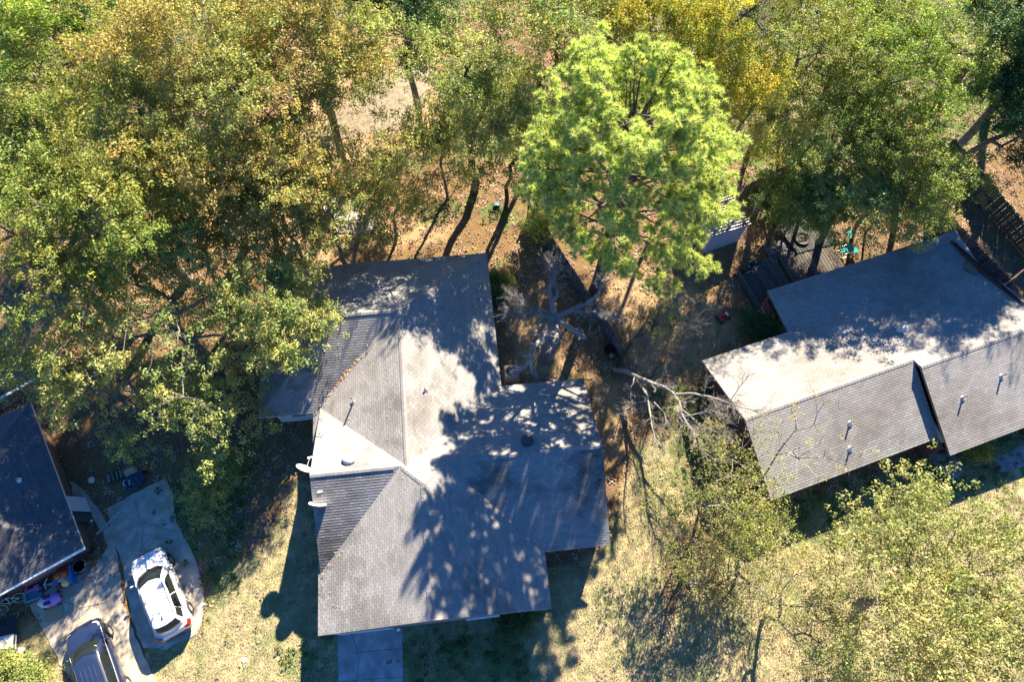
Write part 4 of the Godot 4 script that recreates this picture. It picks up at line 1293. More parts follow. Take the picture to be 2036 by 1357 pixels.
const SHRUBS := [
	["small yellow shrub in the photo's lower left corner", Vector3(-24.06, 1, 2.79), 0.6, 0.5, OLIVE, 41, {}],
	["yellow green shrub on the edge of the lawn by the blue car", Vector3(-22.45, 1, 3.3), 0.7, 0.5, OLIVE, 42, {}],
	["green weedy shrub covering the bank beside the white car's pad", Vector3(-15.97, 0.8, -6.4), 1.7, 0.7, OLIVE, 43, {"leaves": 6.0}],
	["taller yellow green weed shrub near the brown strip", Vector3(-15.38, 1, -7.79), 1.4, 0.8, OLIVE, 44, {"leaves": 6.0}],
	["small green shrub at the middle house's front wall", Vector3(0.97, 0.7, -1.07), 0.75, 0.5, DARK, 45, {}],
	["leafy green shrub growing at the fence below the pine", Vector3(1.39, 1.2, -24.95), 1.2, 0.9, GREEN, 46, {"leaves": 6.0}],
	["green yucca like shrub beside the middle house's back corner", Vector3(-1.13, 0.6, -20.79), 0.55, 0.5, GREEN, 47, {}],
	["bushy green shrub below the fence behind the shed", Vector3(17.12, 1.2, -27.33), 1.3, 1.0, DARK, 48, {}],
	["dark weedy shrub at the beige boards of the long house", Vector3(15.18, 0.8, -18.84), 0.9, 0.7, DARK, 49, {"leaves": 6.0}],
	["thin brown green shrub along the fence's sunny side", Vector3(8.86, 1.6, -18.36), 1.6, 1.1, OLIVE, 50, {"leaves": 2.0, "bark": BARK_DARK}],
	["reddish brown thicket at the foot of the green shrubby tree", Vector3(10.99, 1, -3.68), 1.7, 0.8, RUST, 51, {"leaves": 2.0, "twig": 0.009}],
	["grey brown thicket on the creek bank above the back yard", Vector3(-7.2, 1, -29.31), 2.0, 0.8, OLIVE, 52, {"leaves": 1.6, "bark": BARK_PALE}],
	["low green plant under the eave of the long house", Vector3(27.46, 0.5, -12.16), 0.7, 0.45, GREEN, 53, {}],
	["brown twiggy bush on the lawn's edge under the pale oak", Vector3(18.2, 1, 0.25), 1.5, 0.7, OLIVE, 54, {"leaves": 3.0}],
	["dry olive bush on the creek's right bank", Vector3(-4.85, 1.6, -30.29), 2.0, 1.2, OLIVE, 55, {"leaves": 4.0}],
	["small ragged green bush by the picket fence", Vector3(-28.44, 1.2, -13.94), 1.6, 0.9, OLIVE, 56, {"leaves": 4.0}],
	["dark green undergrowth bush beneath the upper left trees", Vector3(-28.12, 2, -35.65), 2.6, 1.4, DARK, 57, {"leaves": 8.0}],
]
const PAD_WHITE := [-21.8, -5.49, -20.7, -6.26, -19.05, -7.3, -18.39, -6.4, -17.82, -4.92, -16.21, -2.89, -15.24, -0.92, -15.29, 0.56, -16.77, 1.41, -17.93, 1.43, -18.95, -0.08, -20.04, -2.4, -21.21, -4.17]
const PAD_BLUE := [-24.34, -6.87, -23.47, -6.36, -22.32, -5.46, -21.1, -4.18, -20.38, -2.64, -19.17, 0.06, -17.29, 2.32, -15.76, 4.27, -19.15, 4.68, -21.9, 2.36, -23.37, 0.74, -24.34, -0.25, -23.36, -1.31, -21.53, -2.31, -21.21, -3.5, -22.81, -5.43, -23.94, -6.05]
const DRIVE := [-8.09, 0.18, -4.78, -0.3, -4.04, 4.93, -7.2, 5.1]
const SLAB_BACK := [-13.55, -26.84, -11.43, -27.63, -9.67, -25.63, -9.67, -24.19, -12.59, -24.21]
const CREEK := [-16.98, -31.3, -14.57, -32.85, -12.89, -36.04, -11.04, -40.17, -7.91, -41.37, -6.92, -38.5, -7.62, -35.99, -7.74, -33.08, -10.24, -32.88, -12.32, -32.26, -14.14, -30.33, -16.01, -29.92]

func build_paving() -> void:
	rng.seed = 5
	struct("concrete_pad", slab(PAD_WHITE, 0.05, Color(0.46, 0.41, 0.335), 0.06).mesh(M.concrete), "worn concrete parking pad under the white car")
	struct("driveway", slab(PAD_BLUE, 0.045, Color(0.47, 0.41, 0.325), 0.07).mesh(M.concrete), "stained concrete driveway under the dark blue car")
	var dv := struct("driveway", slab(DRIVE, 0.06, Color(0.38, 0.38, 0.39), 0.04).mesh(M.concrete), "grey concrete driveway at the front of the middle house")
	for z in [0.0, 1.0]:
		var jm := MB.new()
		var ja := Vector3(-7.88, 0.06, 1.08).lerp(Vector3(-7.62, 0.06, 2.37), z)
		var jb := Vector3(-4.6, 0.06, 0.65).lerp(Vector3(-4.42, 0.06, 1.95), z)
		jm.quad(ja, jb, jb + Vector3(0, 0, 0.025), ja + Vector3(0, 0, 0.025), Color(0.1, 0.1, 0.095), Vector3.UP)
		part(dv, "joint", jm, M.concrete)
	for cr in [[Vector3(-20.91, 0.06, -4.18), Vector3(-19.48, 0.06, -4.81), Vector3(-17.72, 0.06, -4.43)], [Vector3(-20.47, 0.06, -6.12), Vector3(-19.47, 0.06, -4.27), Vector3(-19.32, 0.06, -3.22)], [Vector3(-23.13, 0.06, -0.69), Vector3(-21.67, 0.06, -0.28), Vector3(-20.45, 0.06, -0.6)], [Vector3(-20.99, 0.06, -2.86), Vector3(-21.19, 0.06, -1.31), Vector3(-21.27, 0.06, 0.18)], [Vector3(-7.35, 0.07, 0.14), Vector3(-6.79, 0.07, 1.25), Vector3(-6.79, 0.07, 2.41)]]:
		var cm2 := MB.new()
		var prev: Vector3 = cr[0]
		for i in range(1, 25):
			var f := i / 12.0
			var q: Vector3 = Vector3(cr[0]).lerp(cr[1], f) if f <= 1.0 else Vector3(cr[1]).lerp(cr[2], f - 1.0)
			q += Vector3(rf(-0.03, 0.03), 0, rf(-0.03, 0.03))
			var sd := (q - prev).cross(Vector3.UP).normalized() * rf(0.006, 0.016)
			cm2.quad(prev - sd, q - sd, q + sd, prev + sd, Color(0.09, 0.08, 0.07), Vector3.UP)
			prev = q
		part(dv, "crack", cm2, M.plain)
	struct("concrete_slab", slab(SLAB_BACK, 0.08, Color(0.5, 0.45, 0.41), 0.05).mesh(M.concrete), "pale concrete slab half hidden by the rusty oak")
	var cm := rough_look(paint(0.5), 0.25, 0.02, 0.6, 0.0, 51)
	struct("creek", slab(CREEK, 0.012, Color(0.27, 0.2, 0.105), 0.3).mesh(cm), "tan muddy creek water between the oaks")
	struct("porch_slab", slab([24.8, -11.79, 26.2, -12.49, 26.56, -11.32, 25.29, -10.61], 0.1, Color(0.24, 0.2, 0.18), 0.0).mesh(M.concrete), "brown concrete porch in the notch of the long house")
	struct("path", slab([25.65, -10.93, 26.71, -11.33, 26.91, -10.45, 25.72, -10.08], 0.03, Color(0.27, 0.265, 0.27), 0.06).mesh(M.concrete), "broken grey concrete path before the long house")
	struct("path", slab([28.82, -11.47, 30.37, -12.33, 32.67, -13.1, 32.39, -12, 30.38, -11.12, 29.1, -10.74], 0.03, Color(0.27, 0.265, 0.27), 0.06).mesh(M.concrete), "grey concrete walk at the photo's right edge")

func deck(called: String, label: String, a: Vector3, b: Vector3, c: Vector3, h: float, n: int, col: Color) -> void:   # planks run along a-c, set side by side along a-b
	var t := thing(called, label, "deck", Vector3(a.x, 0, a.z))
	var e := (b - a) / n
	var d := c - a
	var w := e.length()
	var yaw := atan2(-d.z, d.x)
	for i in n:
		var mb := MB.new()
		var m: Vector3 = e * (i + 0.5) + d * 0.5
		mb.box(xf(Vector3(m.x, h + rf(-0.008, 0.008), m.z), yaw + rf(-0.004, 0.004)), Vector3(d.length() + rf(-0.06, 0.06), 0.035, w * rf(0.84, 0.93)), col * rf(0.65, 1.35), 0.006)
		part(t, "plank", mb, M.wood)
	for f in [0.02, 0.5, 0.98]:
		var mb := MB.new()
		var m: Vector3 = (b - a) * 0.5 + d * f
		mb.box(xf(Vector3(m.x, h - 0.1, m.z), atan2(-e.z, e.x)), Vector3((b - a).length(), 0.16, 0.06), col * 0.6)
		part(t, "joist", mb, M.wood)
	for f in [0.0, 1.0]:
		for g in [0.03, 0.97]:
			var mb := MB.new()
			var m: Vector3 = (b - a) * g + d * f
			mb.box(xf(Vector3(m.x, h * 0.5, m.z)), Vector3(0.1, maxf(h - 0.02, 0.1), 0.1), col * 0.6)
			part(t, "post", mb, M.wood)

func dish(label: String, at: Vector3, foot: Vector3, nrm: Vector3, r: float) -> void:
	var t := thing("satellite_dish", label, "satellite dish", foot, 0.0, "satellite dishes on the left gable")
	var c := at - foot
	var z := nrm.normalized()
	var b := Basis(Quaternion(Vector3.UP, z))
	var mb := MB.new()
	mb.lathe([[0.0, -0.07], [r * 0.5, -0.05], [r, 0.0], [r * 1.02, -0.01], [r * 0.5, -0.065], [0.0, -0.085]], Transform3D(b.scaled(Vector3(1, 1, 1)), c), 28, Color(0.78, 0.78, 0.78), Vector3(0, 1, 0))
	part(t, "reflector", mb, M.gloss)
	mb = MB.new()
	mb.path([Vector3.ZERO, Vector3(c.x * 0.5, c.y * 0.5, c.z * 0.5), c - z * 0.1], 0.024, 8, Color(0.55, 0.55, 0.56))
	part(t, "mast", mb, M.metal)
	mb = MB.new()
	var tip := c + z * 0.62 + Vector3(0, -0.12, 0)
	mb.path([c + Vector3(0, -r * 0.9, 0) - z * 0.04, tip], 0.018, 6, Color(0.6, 0.6, 0.6))
	part(t, "arm", mb, M.metal)
	mb = MB.new()
	mb.box(xf(tip, 0.3), Vector3(0.24, 0.07, 0.09), Color(0.8, 0.8, 0.8), 0.01)
	part(t, "receiver", mb, M.plastic)

func ball(called: String, label: String, cat: String, at: Vector3, r: float, col: Color, group := "", squash := 1.0) -> Node3D:
	var mb := MB.new()
	var pr := []
	for i in 13:
		var a := PI * i / 12.0
		pr.append([sin(a) * r, cos(a) * r * squash])
	mb.lathe(pr, Transform3D(), 20, col)
	var o := single(called, mb, M.plastic, label, cat, group)
	o.position = Vector3(at.x, at.y + r * squash, at.z)
	return o

func pumpkin(label: String, at: Vector3, r: float) -> void:
	var t := thing("pumpkin", label, "pumpkin", at, rf(0, 3), "pumpkins on the toy cart")
	var mb := MB.new()
	var rows := []
	for i in 11:
		var a := PI * i / 10.0
		var line := PackedVector3Array()
		for j in 49:
			var q := TAU * j / 48.0
			var k := r * (0.92 + 0.08 * absf(cos(q * 4.5)))
			line.append(Vector3(cos(q) * sin(a) * k, (cos(a) * 0.78 + 0.8) * r, sin(q) * sin(a) * k))
		rows.append(line)
	mb.grid(rows, Color(0.62, 0.16, 0.02), Vector3(0, r * 0.8, 0))
	part(t, "shell", mb, M.plastic)
	mb = MB.new()
	mb.tube(Vector3(0, r * 1.5, 0), Vector3(0.03, r * 1.85, 0.01), 0.025, 0.015, 6, Color(0.2, 0.16, 0.05), true)
	part(t, "stem", mb, M.plain)

func hoop(mb: MB, c: Vector3, ax: Vector3, R: float, r: float, col: Color) -> void:
	var a := ax.normalized().cross(Vector3(0.3, 0.2, 0.9)).normalized()
	var b := ax.normalized().cross(a)
	var pts := []
	for i in 25:
		var t := TAU * i / 24.0
		pts.append(c + (a * cos(t) + b * sin(t)) * R)
	mb.path(pts, r, 6, col)

func wheel_part(t: Node3D, c: Vector3, ax: Vector3, R: float, w: float, tyre: Color, hub: Color) -> void:
	var mb := MB.new()
	var wt := Transform3D(Basis(Quaternion(Vector3.UP, ax.normalized())), c)
	mb.lathe([[R * 0.5, w * 0.5], [R * 0.92, w * 0.5], [R, w * 0.3], [R, -w * 0.3], [R * 0.92, -w * 0.5], [R * 0.5, -w * 0.5]], wt, 18, tyre)
	var wh := part(t, "wheel", mb, M.rubber)
	mb = MB.new()
	mb.lathe([[0.0, w * 0.45], [R * 0.55, w * 0.4], [R * 0.55, -w * 0.4], [0.0, -w * 0.45]], wt, 14, hub)
	part(wh, "hub", mb, M.plastic)

func bicycle(label: String, at: Vector3, yaw: float, tyre: Color, frame: Color, k: float, tilt: float) -> void:
	var t := thing("bicycle", label, "bicycle", at, yaw)
	t.rotation.x = tilt
	var y := 0.33 * k
	for x in [-0.5 * k, 0.5 * k]:
		var mb := MB.new()
		hoop(mb, Vector3(x, y, 0), Vector3(0, 0, 1), 0.3 * k, 0.022, tyre)
		var w := part(t, "wheel", mb, M.rubber)
		mb = MB.new()
		for s in 5:
			var a := PI * s / 5.0
			mb.tube(Vector3(x + cos(a) * 0.28 * k, y + sin(a) * 0.28 * k, 0), Vector3(x - cos(a) * 0.28 * k, y - sin(a) * 0.28 * k, 0), 0.004, 0.004, 4, Color(0.5, 0.5, 0.5))
		part(w, "spokes", mb, M.metal, true)
	var seat := Vector3(0.14, 0.85, 0) * k
	var head := Vector3(-0.34, 0.82, 0) * k
	var bb := Vector3(0.02, 0.33, 0) * k
	for f in [[bb, seat], [bb, head], [head, Vector3(0.12, 0.75, 0) * k], [bb, Vector3(0.5, 0.33, 0) * k], [Vector3(0.13, 0.78, 0) * k, Vector3(0.5, 0.33, 0) * k], [head + Vector3(-0.04, 0.12, 0) * k, Vector3(-0.5, 0.33, 0) * k]]:
		var mb := MB.new()
		mb.tube(f[0], f[1], 0.02, 0.02, 8, frame, true)
		part(t, "frame_tube", mb, M.gloss)
	var mb2 := MB.new()
	mb2.path([head + Vector3(0.1, 0.14, -0.26) * k, head + Vector3(-0.04, 0.14, -0.06) * k, head + Vector3(-0.04, 0.14, 0.06) * k, head + Vector3(0.1, 0.14, 0.26) * k], 0.016, 7, Color(0.05, 0.05, 0.05))
	part(t, "handlebar", mb2, M.plastic)
	mb2 = MB.new()
	mb2.box(xf(seat + Vector3(0.02, 0.03, 0)), Vector3(0.26, 0.06, 0.14) * k, Color(0.03, 0.03, 0.03), 0.02)
	part(t, "saddle", mb2, M.rubber)

func tricycle(label: String, at: Vector3, yaw: float, body: Color, seat: Color, bar: Color) -> void:
	var t := thing("tricycle", label, "toy tricycle", at, yaw, "toy tricycles by the garage door")
	var mb := MB.new()
	mb.box(xf(Vector3(0.02, 0.24, 0), 0, 0, 0.2), Vector3(0.55, 0.08, 0.11), body, 0.02)
	mb.box(xf(Vector3(-0.27, 0.33, 0), 0, 0, 0.3), Vector3(0.07, 0.3, 0.08), body, 0.01)
	part(t, "frame", mb, M.plastic)
	mb = MB.new()
	mb.box(xf(Vector3(0.2, 0.34, 0)), Vector3(0.28, 0.06, 0.26), seat, 0.025)
	mb.box(xf(Vector3(0.34, 0.44, 0), 0, 0, -0.2), Vector3(0.05, 0.2, 0.24), seat, 0.015)
	part(t, "seat", mb, M.plastic)
	mb = MB.new()
	mb.path([Vector3(-0.14, 0.5, -0.27), Vector3(-0.24, 0.5, -0.05), Vector3(-0.24, 0.5, 0.05), Vector3(-0.14, 0.5, 0.27)], 0.025, 7, bar)
	part(t, "handlebar", mb, M.plastic)
	wheel_part(t, Vector3(-0.32, 0.16, 0), Vector3(0, 0, 1), 0.16, 0.06, Color(0.05, 0.05, 0.06), bar)
	for s in [-0.2, 0.2]:
		wheel_part(t, Vector3(0.28, 0.12, s), Vector3(0, 0, 1), 0.12, 0.06, Color(0.05, 0.05, 0.06), bar)

func tub(mb: MB, r0: float, r1: float, h: float, col: Color, inner: Color, at := Transform3D()) -> void:
	mb.lathe([[0.0, 0.0], [r0, 0.0], [r1, h - 0.03], [r1 + 0.02, h - 0.015], [r1 + 0.02, h], [r1 - 0.015, h]], at, 26, col, Vector3(0, h * 0.5, 0))
	mb.lathe([[r1 - 0.015, h], [r0 - 0.01, 0.04], [0.0, 0.04]], at, 26, inner, Vector3(0, h * 3.0, 0))

func chair(label: String, at: Vector3, yaw: float) -> void:
	var teal := Color(0.02, 0.24, 0.23)
	var t := thing("metal_chair", label, "chair", at, yaw, "teal chairs under the low tree")
	var mb := MB.new()
	mb.lathe([[0.0, 0.43], [0.2, 0.425], [0.26, 0.44], [0.26, 0.42], [0.0, 0.4]], Transform3D(), 20, teal, Vector3(0, 0.2, 0))
	part(t, "seat", mb, M.gloss)
	mb = MB.new()
	var rows := []
	for i in 6:
		var line := PackedVector3Array()
		for j in 11:
			var a := lerpf(-0.9, 0.9, j / 10.0)
			var hgt := 0.46 * sqrt(maxf(0.05, 1.0 - a * a))
			line.append(Vector3(0.24 + 0.14 * i / 5.0, 0.5 + hgt * i / 5.0, a * 0.29))
		rows.append(line)
	mb.grid(rows, teal, Vector3(5, 0.5, 0))
	part(t, "backrest", mb, M.gloss)
	for s in [-1.0, 1.0]:
		mb = MB.new()
		mb.path([Vector3(0.3, 0.62, s * 0.28), Vector3(-0.2, 0.62, s * 0.3), Vector3(-0.26, 0.05, s * 0.3), Vector3(0.26, 0.03, s * 0.3)], 0.016, 7, Color(0.55, 0.58, 0.58))
		part(t, "leg", mb, M.metal)

func build_things() -> void:
	rng.seed = 2024
	car("white crossover car with black rear window parked on the concrete pad", Vector3(-17.4, 0.05, -1.25), -0.963, Color(0.62, 0.62, 0.62), M.car, false)
	car("dark blue minivan like car cut off by the photo's bottom edge", Vector3(-19.62, 0.045, 2.39), -0.963, Color(0.014, 0.023, 0.052), M.carmetal, true)
	dish("white satellite dish on the ridge end, the upper of the two", Vector3(-10.05, 4.6, -7.4), Vector3(-9.55, 4.3, -7.15), Vector3(0.35, 0.42, -0.8), 0.42)
	dish("white satellite dish on the shingles, the lower of the two", Vector3(-9.2, 4.15, -5.75), Vector3(-9.0, 3.6, -5.55), Vector3(0.08, 0.4, -0.95), 0.44)
	# air conditioner
	var ac := thing("air_conditioner", "grey square air conditioner with a dark round fan on top", "air conditioner", Vector3(0.07, 0, -14.82), 0.16681)
	var mb := MB.new()
	mb.box(xf(Vector3(0, 0.42, 0)), Vector3(0.78, 0.74, 0.78), Color(0.34, 0.31, 0.29), 0.03)
	part(ac, "case", mb, M.plain)
	mb = MB.new()
	mb.lathe([[0.0, 0.796], [0.3, 0.796], [0.31, 0.8]], Transform3D(), 26, Color(0.015, 0.015, 0.018), Vector3(0, 0, 0))
	part(ac, "fan_opening", mb, M.plain)
	mb = MB.new()
	for r in [0.1, 0.17, 0.24, 0.31]:
		hoop(mb, Vector3(0, 0.815, 0), Vector3.UP, r, 0.006, Color(0.1, 0.1, 0.1))
	for k in 4:
		var a := PI * k / 4.0
		mb.tube(Vector3(cos(a), 0, sin(a)) * 0.31 + Vector3(0, 0.815, 0), Vector3(-cos(a), 0, -sin(a)) * 0.31 + Vector3(0, 0.815, 0), 0.006, 0.006, 5, Color(0.1, 0.1, 0.1))
	part(ac, "fan_guard", mb, M.plain)
	mb = MB.new()
	mb.lathe([[0.0, 0.84], [0.045, 0.83], [0.05, 0.81]], Transform3D(), 12, Color(0.4, 0.4, 0.4))
	part(ac, "hub", mb, M.plain)
	mb = MB.new()
	mb.box(xf(Vector3(0, 0.02, 0)), Vector3(0.95, 0.08, 0.95), Color(0.35, 0.34, 0.32))
	part(ac, "pad", mb, M.concrete)
	# toys in front of the salmon door
	var can := thing("trash_can", "open blue grey round trash can at the corner of the brick house", "trash can", Vector3(-21.93, 0, -2.29))
	mb = MB.new()
	tub(mb, 0.25, 0.32, 0.85, Color(0.06, 0.1, 0.16), Color(0.01, 0.012, 0.015))
	part(can, "body", mb, M.plastic)
	for s in [-1.0, 1.0]:
		mb = MB.new()
		mb.path([Vector3(s * 0.34, 0.66, -0.1), Vector3(s * 0.39, 0.68, 0), Vector3(s * 0.34, 0.66, 0.1)], 0.016, 6, Color(0.06, 0.1, 0.16))
		part(can, "handle", mb, M.plastic)
	var pot := MB.new()
	tub(pot, 0.13, 0.17, 0.3, Color(0.03, 0.035, 0.03), Color(0.02, 0.015, 0.01))
	single("plant_pot", pot, M.plastic, "black plant pot at the brick house's corner", "plant pot").position = Vector3(-21.93, 0, -3.17)
	var cart := thing("toy_cart", "toy cart with white tray, red side rails and blue end panel", "toy", Vector3(-22.79, 0, -1.77), 0.32)
	mb = MB.new()
	mb.box(xf(Vector3(-0.05, 0.36, -0.02)), Vector3(0.66, 0.1, 0.5), Color(0.66, 0.64, 0.6), 0.02)
	part(cart, "tray", mb, M.plastic)
	mb = MB.new()
	mb.box(xf(Vector3(0.4, 0.34, 0.0)), Vector3(0.14, 0.62, 0.95), Color(0.02, 0.16, 0.5), 0.03)
	part(cart, "end_panel", mb, M.plastic)
	for z in [-0.42, 0.42]:
		mb = MB.new()
		mb.box(xf(Vector3(-0.05, 0.26, z)), Vector3(0.76, 0.12, 0.2), Color(0.42, 0.03, 0.035), 0.02)
		part(cart, "side_rail", mb, M.plastic)
	for x in [-0.3, 0.2]:
		for z in [-0.28, 0.28]:
			wheel_part(cart, Vector3(x, 0.1, z), Vector3(0, 0, 1), 0.1, 0.06, Color(0.04, 0.04, 0.04), Color(0.5, 0.4, 0.05))
	var ct := cart.transform
	pumpkin("orange pumpkin on the cart's white tray, the one near the blue panel", ct * Vector3(0.1, 0.41, -0.06), 0.19)
	pumpkin("orange pumpkin on the cart's white tray, the one away from the blue panel", ct * Vector3(-0.26, 0.41, -0.04), 0.19)
	ball("ball", "pale yellow ball beside the toy cart with pumpkins", "ball", ct * Vector3(0.12, 0.31, 0.38), 0.2, Color(0.72, 0.62, 0.22))
	tricycle("pale blue toy tricycle with white handlebar by the salmon garage door", Vector3(-23.39, 0, -1.38), 0.25, Color(0.28, 0.45, 0.72), Color(0.1, 0.18, 0.5), Color(0.6, 0.62, 0.65))
	tricycle("pink and purple toy tricycle beside the blue tray", Vector3(-24.27, 0, -1.07), 0.35, Color(0.62, 0.1, 0.3), Color(0.3, 0.18, 0.4), Color(0.4, 0.16, 0.38))
	var tray := thing("toy_sled", "teal blue plastic toy tray with open end on the bare soil", "toy", Vector3(-24.25, 0, -0.78), 0.42)
	mb = MB.new()
	mb.box(xf(Vector3(0, 0.03, 0)), Vector3(0.8, 0.05, 0.5), Color(0.1, 0.24, 0.34))
	part(tray, "base", mb, M.plastic)
	for s in [[0.0, 0.26, 0.84, 0.1], [0.0, -0.26, 0.84, 0.1], [-0.4, 0.0, 0.1, 0.5]]:
		mb = MB.new()
		mb.box(xf(Vector3(s[0], 0.14, s[1])), Vector3(s[2], 0.22, s[3]), Color(0.12, 0.3, 0.42), 0.02)
		part(tray, "side", mb, M.plastic)
	var tc := thing("toy_car", "purple and white ride on toy car near the doormat", "toy car", Vector3(-23.2, 0, -0.56), 0.42)
	mb = MB.new()
	var rows := []
	for i in 11:
		var x := lerpf(-0.55, 0.55, i / 10.0)
		var hw := 0.32 * pow(maxf(0.02, 1.0 - pow(absf(x) / 0.57, 3.2)), 0.5)
		var line := PackedVector3Array()
		for j in 15:
			var a := PI * j / 14.0
			line.append(Vector3(x, 0.12 + (0.34 + 0.14 * cos(x * 2.6)) * pow(sin(a), 0.6), cos(a) * hw))
		rows.append(line)
	mb.grid(rows.slice(0, 5), Color(0.66, 0.62, 0.68), Vector3(0, 0.1, 0))
	part(tc, "front_body", mb, M.plastic)
	mb = MB.new()
	mb.grid(rows.slice(4, 11), Color(0.4, 0.22, 0.56), Vector3(0, 0.1, 0))
	part(tc, "rear_body", mb, M.plastic)
	for z in [-0.15, 0.15]:
		mb = MB.new()
		mb.box(xf(Vector3(-0.03, 0.55, z), 0, z * 2.2), Vector3(0.34, 0.14, 0.19), Color(0.04, 0.02, 0.12), 0.03)
		part(tc, "window", mb, M.plastic)
	for x in [-0.32, 0.32]:
		for z in [-0.31, 0.31]:
			wheel_part(tc, Vector3(x, 0.12, z), Vector3(0, 0, 1), 0.12, 0.08, Color(0.04, 0.04, 0.05), Color(0.5, 0.5, 0.5))
	bicycle("child's bicycle with pale green tyres leaning among the toys", Vector3(-25.09, 0, -0.13), 0.75, Color(0.45, 0.6, 0.3), Color(0.6, 0.65, 0.6), 0.95, -0.6)
	bicycle("black bicycle with green rims at the photo's edge by the toys", Vector3(-25.43, 0, 0.38), 0.5, Color(0.4, 0.55, 0.25), Color(0.03, 0.03, 0.04), 0.95, 0.9)
	mb = MB.new()
	mb.box(Transform3D(), Vector3(0.92, 0.025, 0.62), Color(0.33, 0.25, 0.15), 0.008)
	single("doormat", mb, M.cloth, "flat tan doormat on the soil between toy car and blue car", "mat").transform = xf(Vector3(-22.91, 0, 0.06) + Vector3(0, 0.06, 0), 0.3)
	var tp := thing("draped_table", "low dark table half covered with a pale lilac cloth on the lawn's edge", "table", Vector3(-25.01, 0, 1.41), 0.3)
	mb = MB.new()
	mb.box(xf(Vector3(0, 0.45, -0.2)), Vector3(1.5, 0.05, 1.5), Color(0.02, 0.02, 0.025))
	part(tp, "top", mb, M.plain)
	mb = MB.new()
	rows = []
	for i in 13:
		var line := PackedVector3Array()
		for j in 13:
			var x := lerpf(-0.8, 0.75, i / 12.0)
			var z := lerpf(-0.1, 0.85, j / 12.0)
			var e := maxf(absf(x) - 0.66, maxf(z - 0.55, 0.0))
			line.append(Vector3(x, 0.52 - maxf(0.0, e) * 1.5 + 0.02 * sin(x * 11.0 + z * 5.0) * cos(z * 9.0), z))
		rows.append(line)
	mb.grid(rows, Color(0.58, 0.52, 0.6), Vector3(0, -9, 0))
	part(tp, "cloth", mb, M.cloth)
	for x in [-0.65, 0.65]:
		for z in [-0.85, 0.45]:
			mb = MB.new()
			mb.tube(Vector3(x, 0, z), Vector3(x, 0.43, z), 0.025, 0.025, 8, Color(0.3, 0.3, 0.3))
			part(tp, "leg", mb, M.metal)
	mb = MB.new()
	tub(mb, 0.1, 0.14, 0.26, Color(0.68, 0.68, 0.7), Color(0.3, 0.3, 0.3))
	single("bucket", mb, M.plastic, "small white bucket tipped on the lawn near the lilac cloth", "bucket").transform = xf(Vector3(-23.79, 0, 1.79) + Vector3(0, 0.13, 0), 0.5, 0, 1.3)
	# odds and ends at the back of the parking pad
	ball("ball", "dusty white ball on the soil beside the parking pad", "ball", Vector3(-23.04, 0, -6.9), 0.19, Color(0.55, 0.5, 0.5))
	ball("ball", "tiny white ball at the edge of the strip of weeds", "ball", Vector3(-22.43, 0, -4.71), 0.07, Color(0.75, 0.75, 0.75))
	ball("ball", "small pink ball in the grass right of the white car", "ball", Vector3(-15.88, 0, -2.22), 0.08, Color(0.7, 0.12, 0.42))
	var rack := thing("shelf_unit", "grey slatted shelf lying on its back at the end of the pad", "shelf", Vector3(-21.63, 0, -7.33), 0.5)
	for z in [-0.27, 0.27]:
		mb = MB.new()
		mb.box(xf(Vector3(0, 0.12, z)), Vector3(1.35, 0.2, 0.05), Color(0.09, 0.09, 0.07))
		part(rack, "rail", mb, M.wood)
	for k in 6:
		mb = MB.new()
		mb.box(xf(Vector3(-0.55 + k * 0.22, 0.2, 0)), Vector3(0.19 if k in [0, 5, 4] else 0.1, 0.04, 0.5), Color(0.32, 0.31, 0.24) * rf(0.85, 1.1))
		part(rack, "slat", mb, M.wood)
	var bin := thing("storage_tub", "dark blue round tub split by a black bar beside the grey shelf", "tub", Vector3(-20.63, 0, -7.03), 0.4)
	mb = MB.new()
	tub(mb, 0.42, 0.5, 0.3, Color(0.03, 0.07, 0.14), Color(0.025, 0.06, 0.13))
	part(bin, "body", mb, M.plastic)
	mb = MB.new()
	mb.box(xf(Vector3(0, 0.3, 0), 1.9), Vector3(1.1, 0.05, 0.08), Color(0.01, 0.01, 0.012))
	part(bin, "bar", mb, M.plastic)
	mb = MB.new()
	mb.box(xf(Vector3(0, 0.09, 0)), Vector3(0.62, 0.18, 0.36), Color(0.42, 0.26, 0.15), 0.06)
	single("cushion", mb, M.cloth, "tan cushion lying at the rim of the dark blue tub", "cushion").transform = xf(Vector3(-20.94, 0, -7.52) + Vector3(0, 0.3, 0), 0.6, 0.2)
	mb = MB.new()
	hoop(mb, Vector3.ZERO, Vector3(0.2, 1, 0.3), 0.17, 0.035, Color(0.6, 0.58, 0.6))
	single("ring_toy", mb, M.plastic, "white ring lying in front of the dark blue tub", "ring").position = Vector3(-21.1, 0, -6.88) + Vector3(0, 0.12, 0)
	mb = MB.new()
	tub(mb, 0.14, 0.22, 0.36, Color(0.42, 0.19, 0.11), Color(0.12, 0.05, 0.03))
	single("flower_pot", mb, M.masonry, "terracotta flower pot lying on its side under the oak", "flower pot").transform = xf(Vector3(-20.18, 0, -7.86) + Vector3(0, 0.2, 0), 0.1, 1.25)
	mb = MB.new()
	mb.box(Transform3D(), Vector3(2.3, 0.04, 0.14), Color(0.66, 0.64, 0.6))
	single("plank", mb, M.wood, "pale loose plank lying across the parking pad's crack", "plank").transform = xf(Vector3(-21.26, 0, -4.98) + Vector3(0, 0.08, 0), 0.96)
	mb = MB.new()
	mb.box(Transform3D(), Vector3(0.06, 1.5, 0.9), Color(0.55, 0.56, 0.58), 0.01)
	single("board", mb, M.plain, "pale grey board leaning on the brick house's side wall", "board").transform = xf(Vector3(-23.06, 0.7, -5.48), 0.61786, 0, 0.25)
	mb = MB.new()
	mb.box(Transform3D(), Vector3(0.06, 1.1, 0.7), Color(0.07, 0.075, 0.08), 0.01)
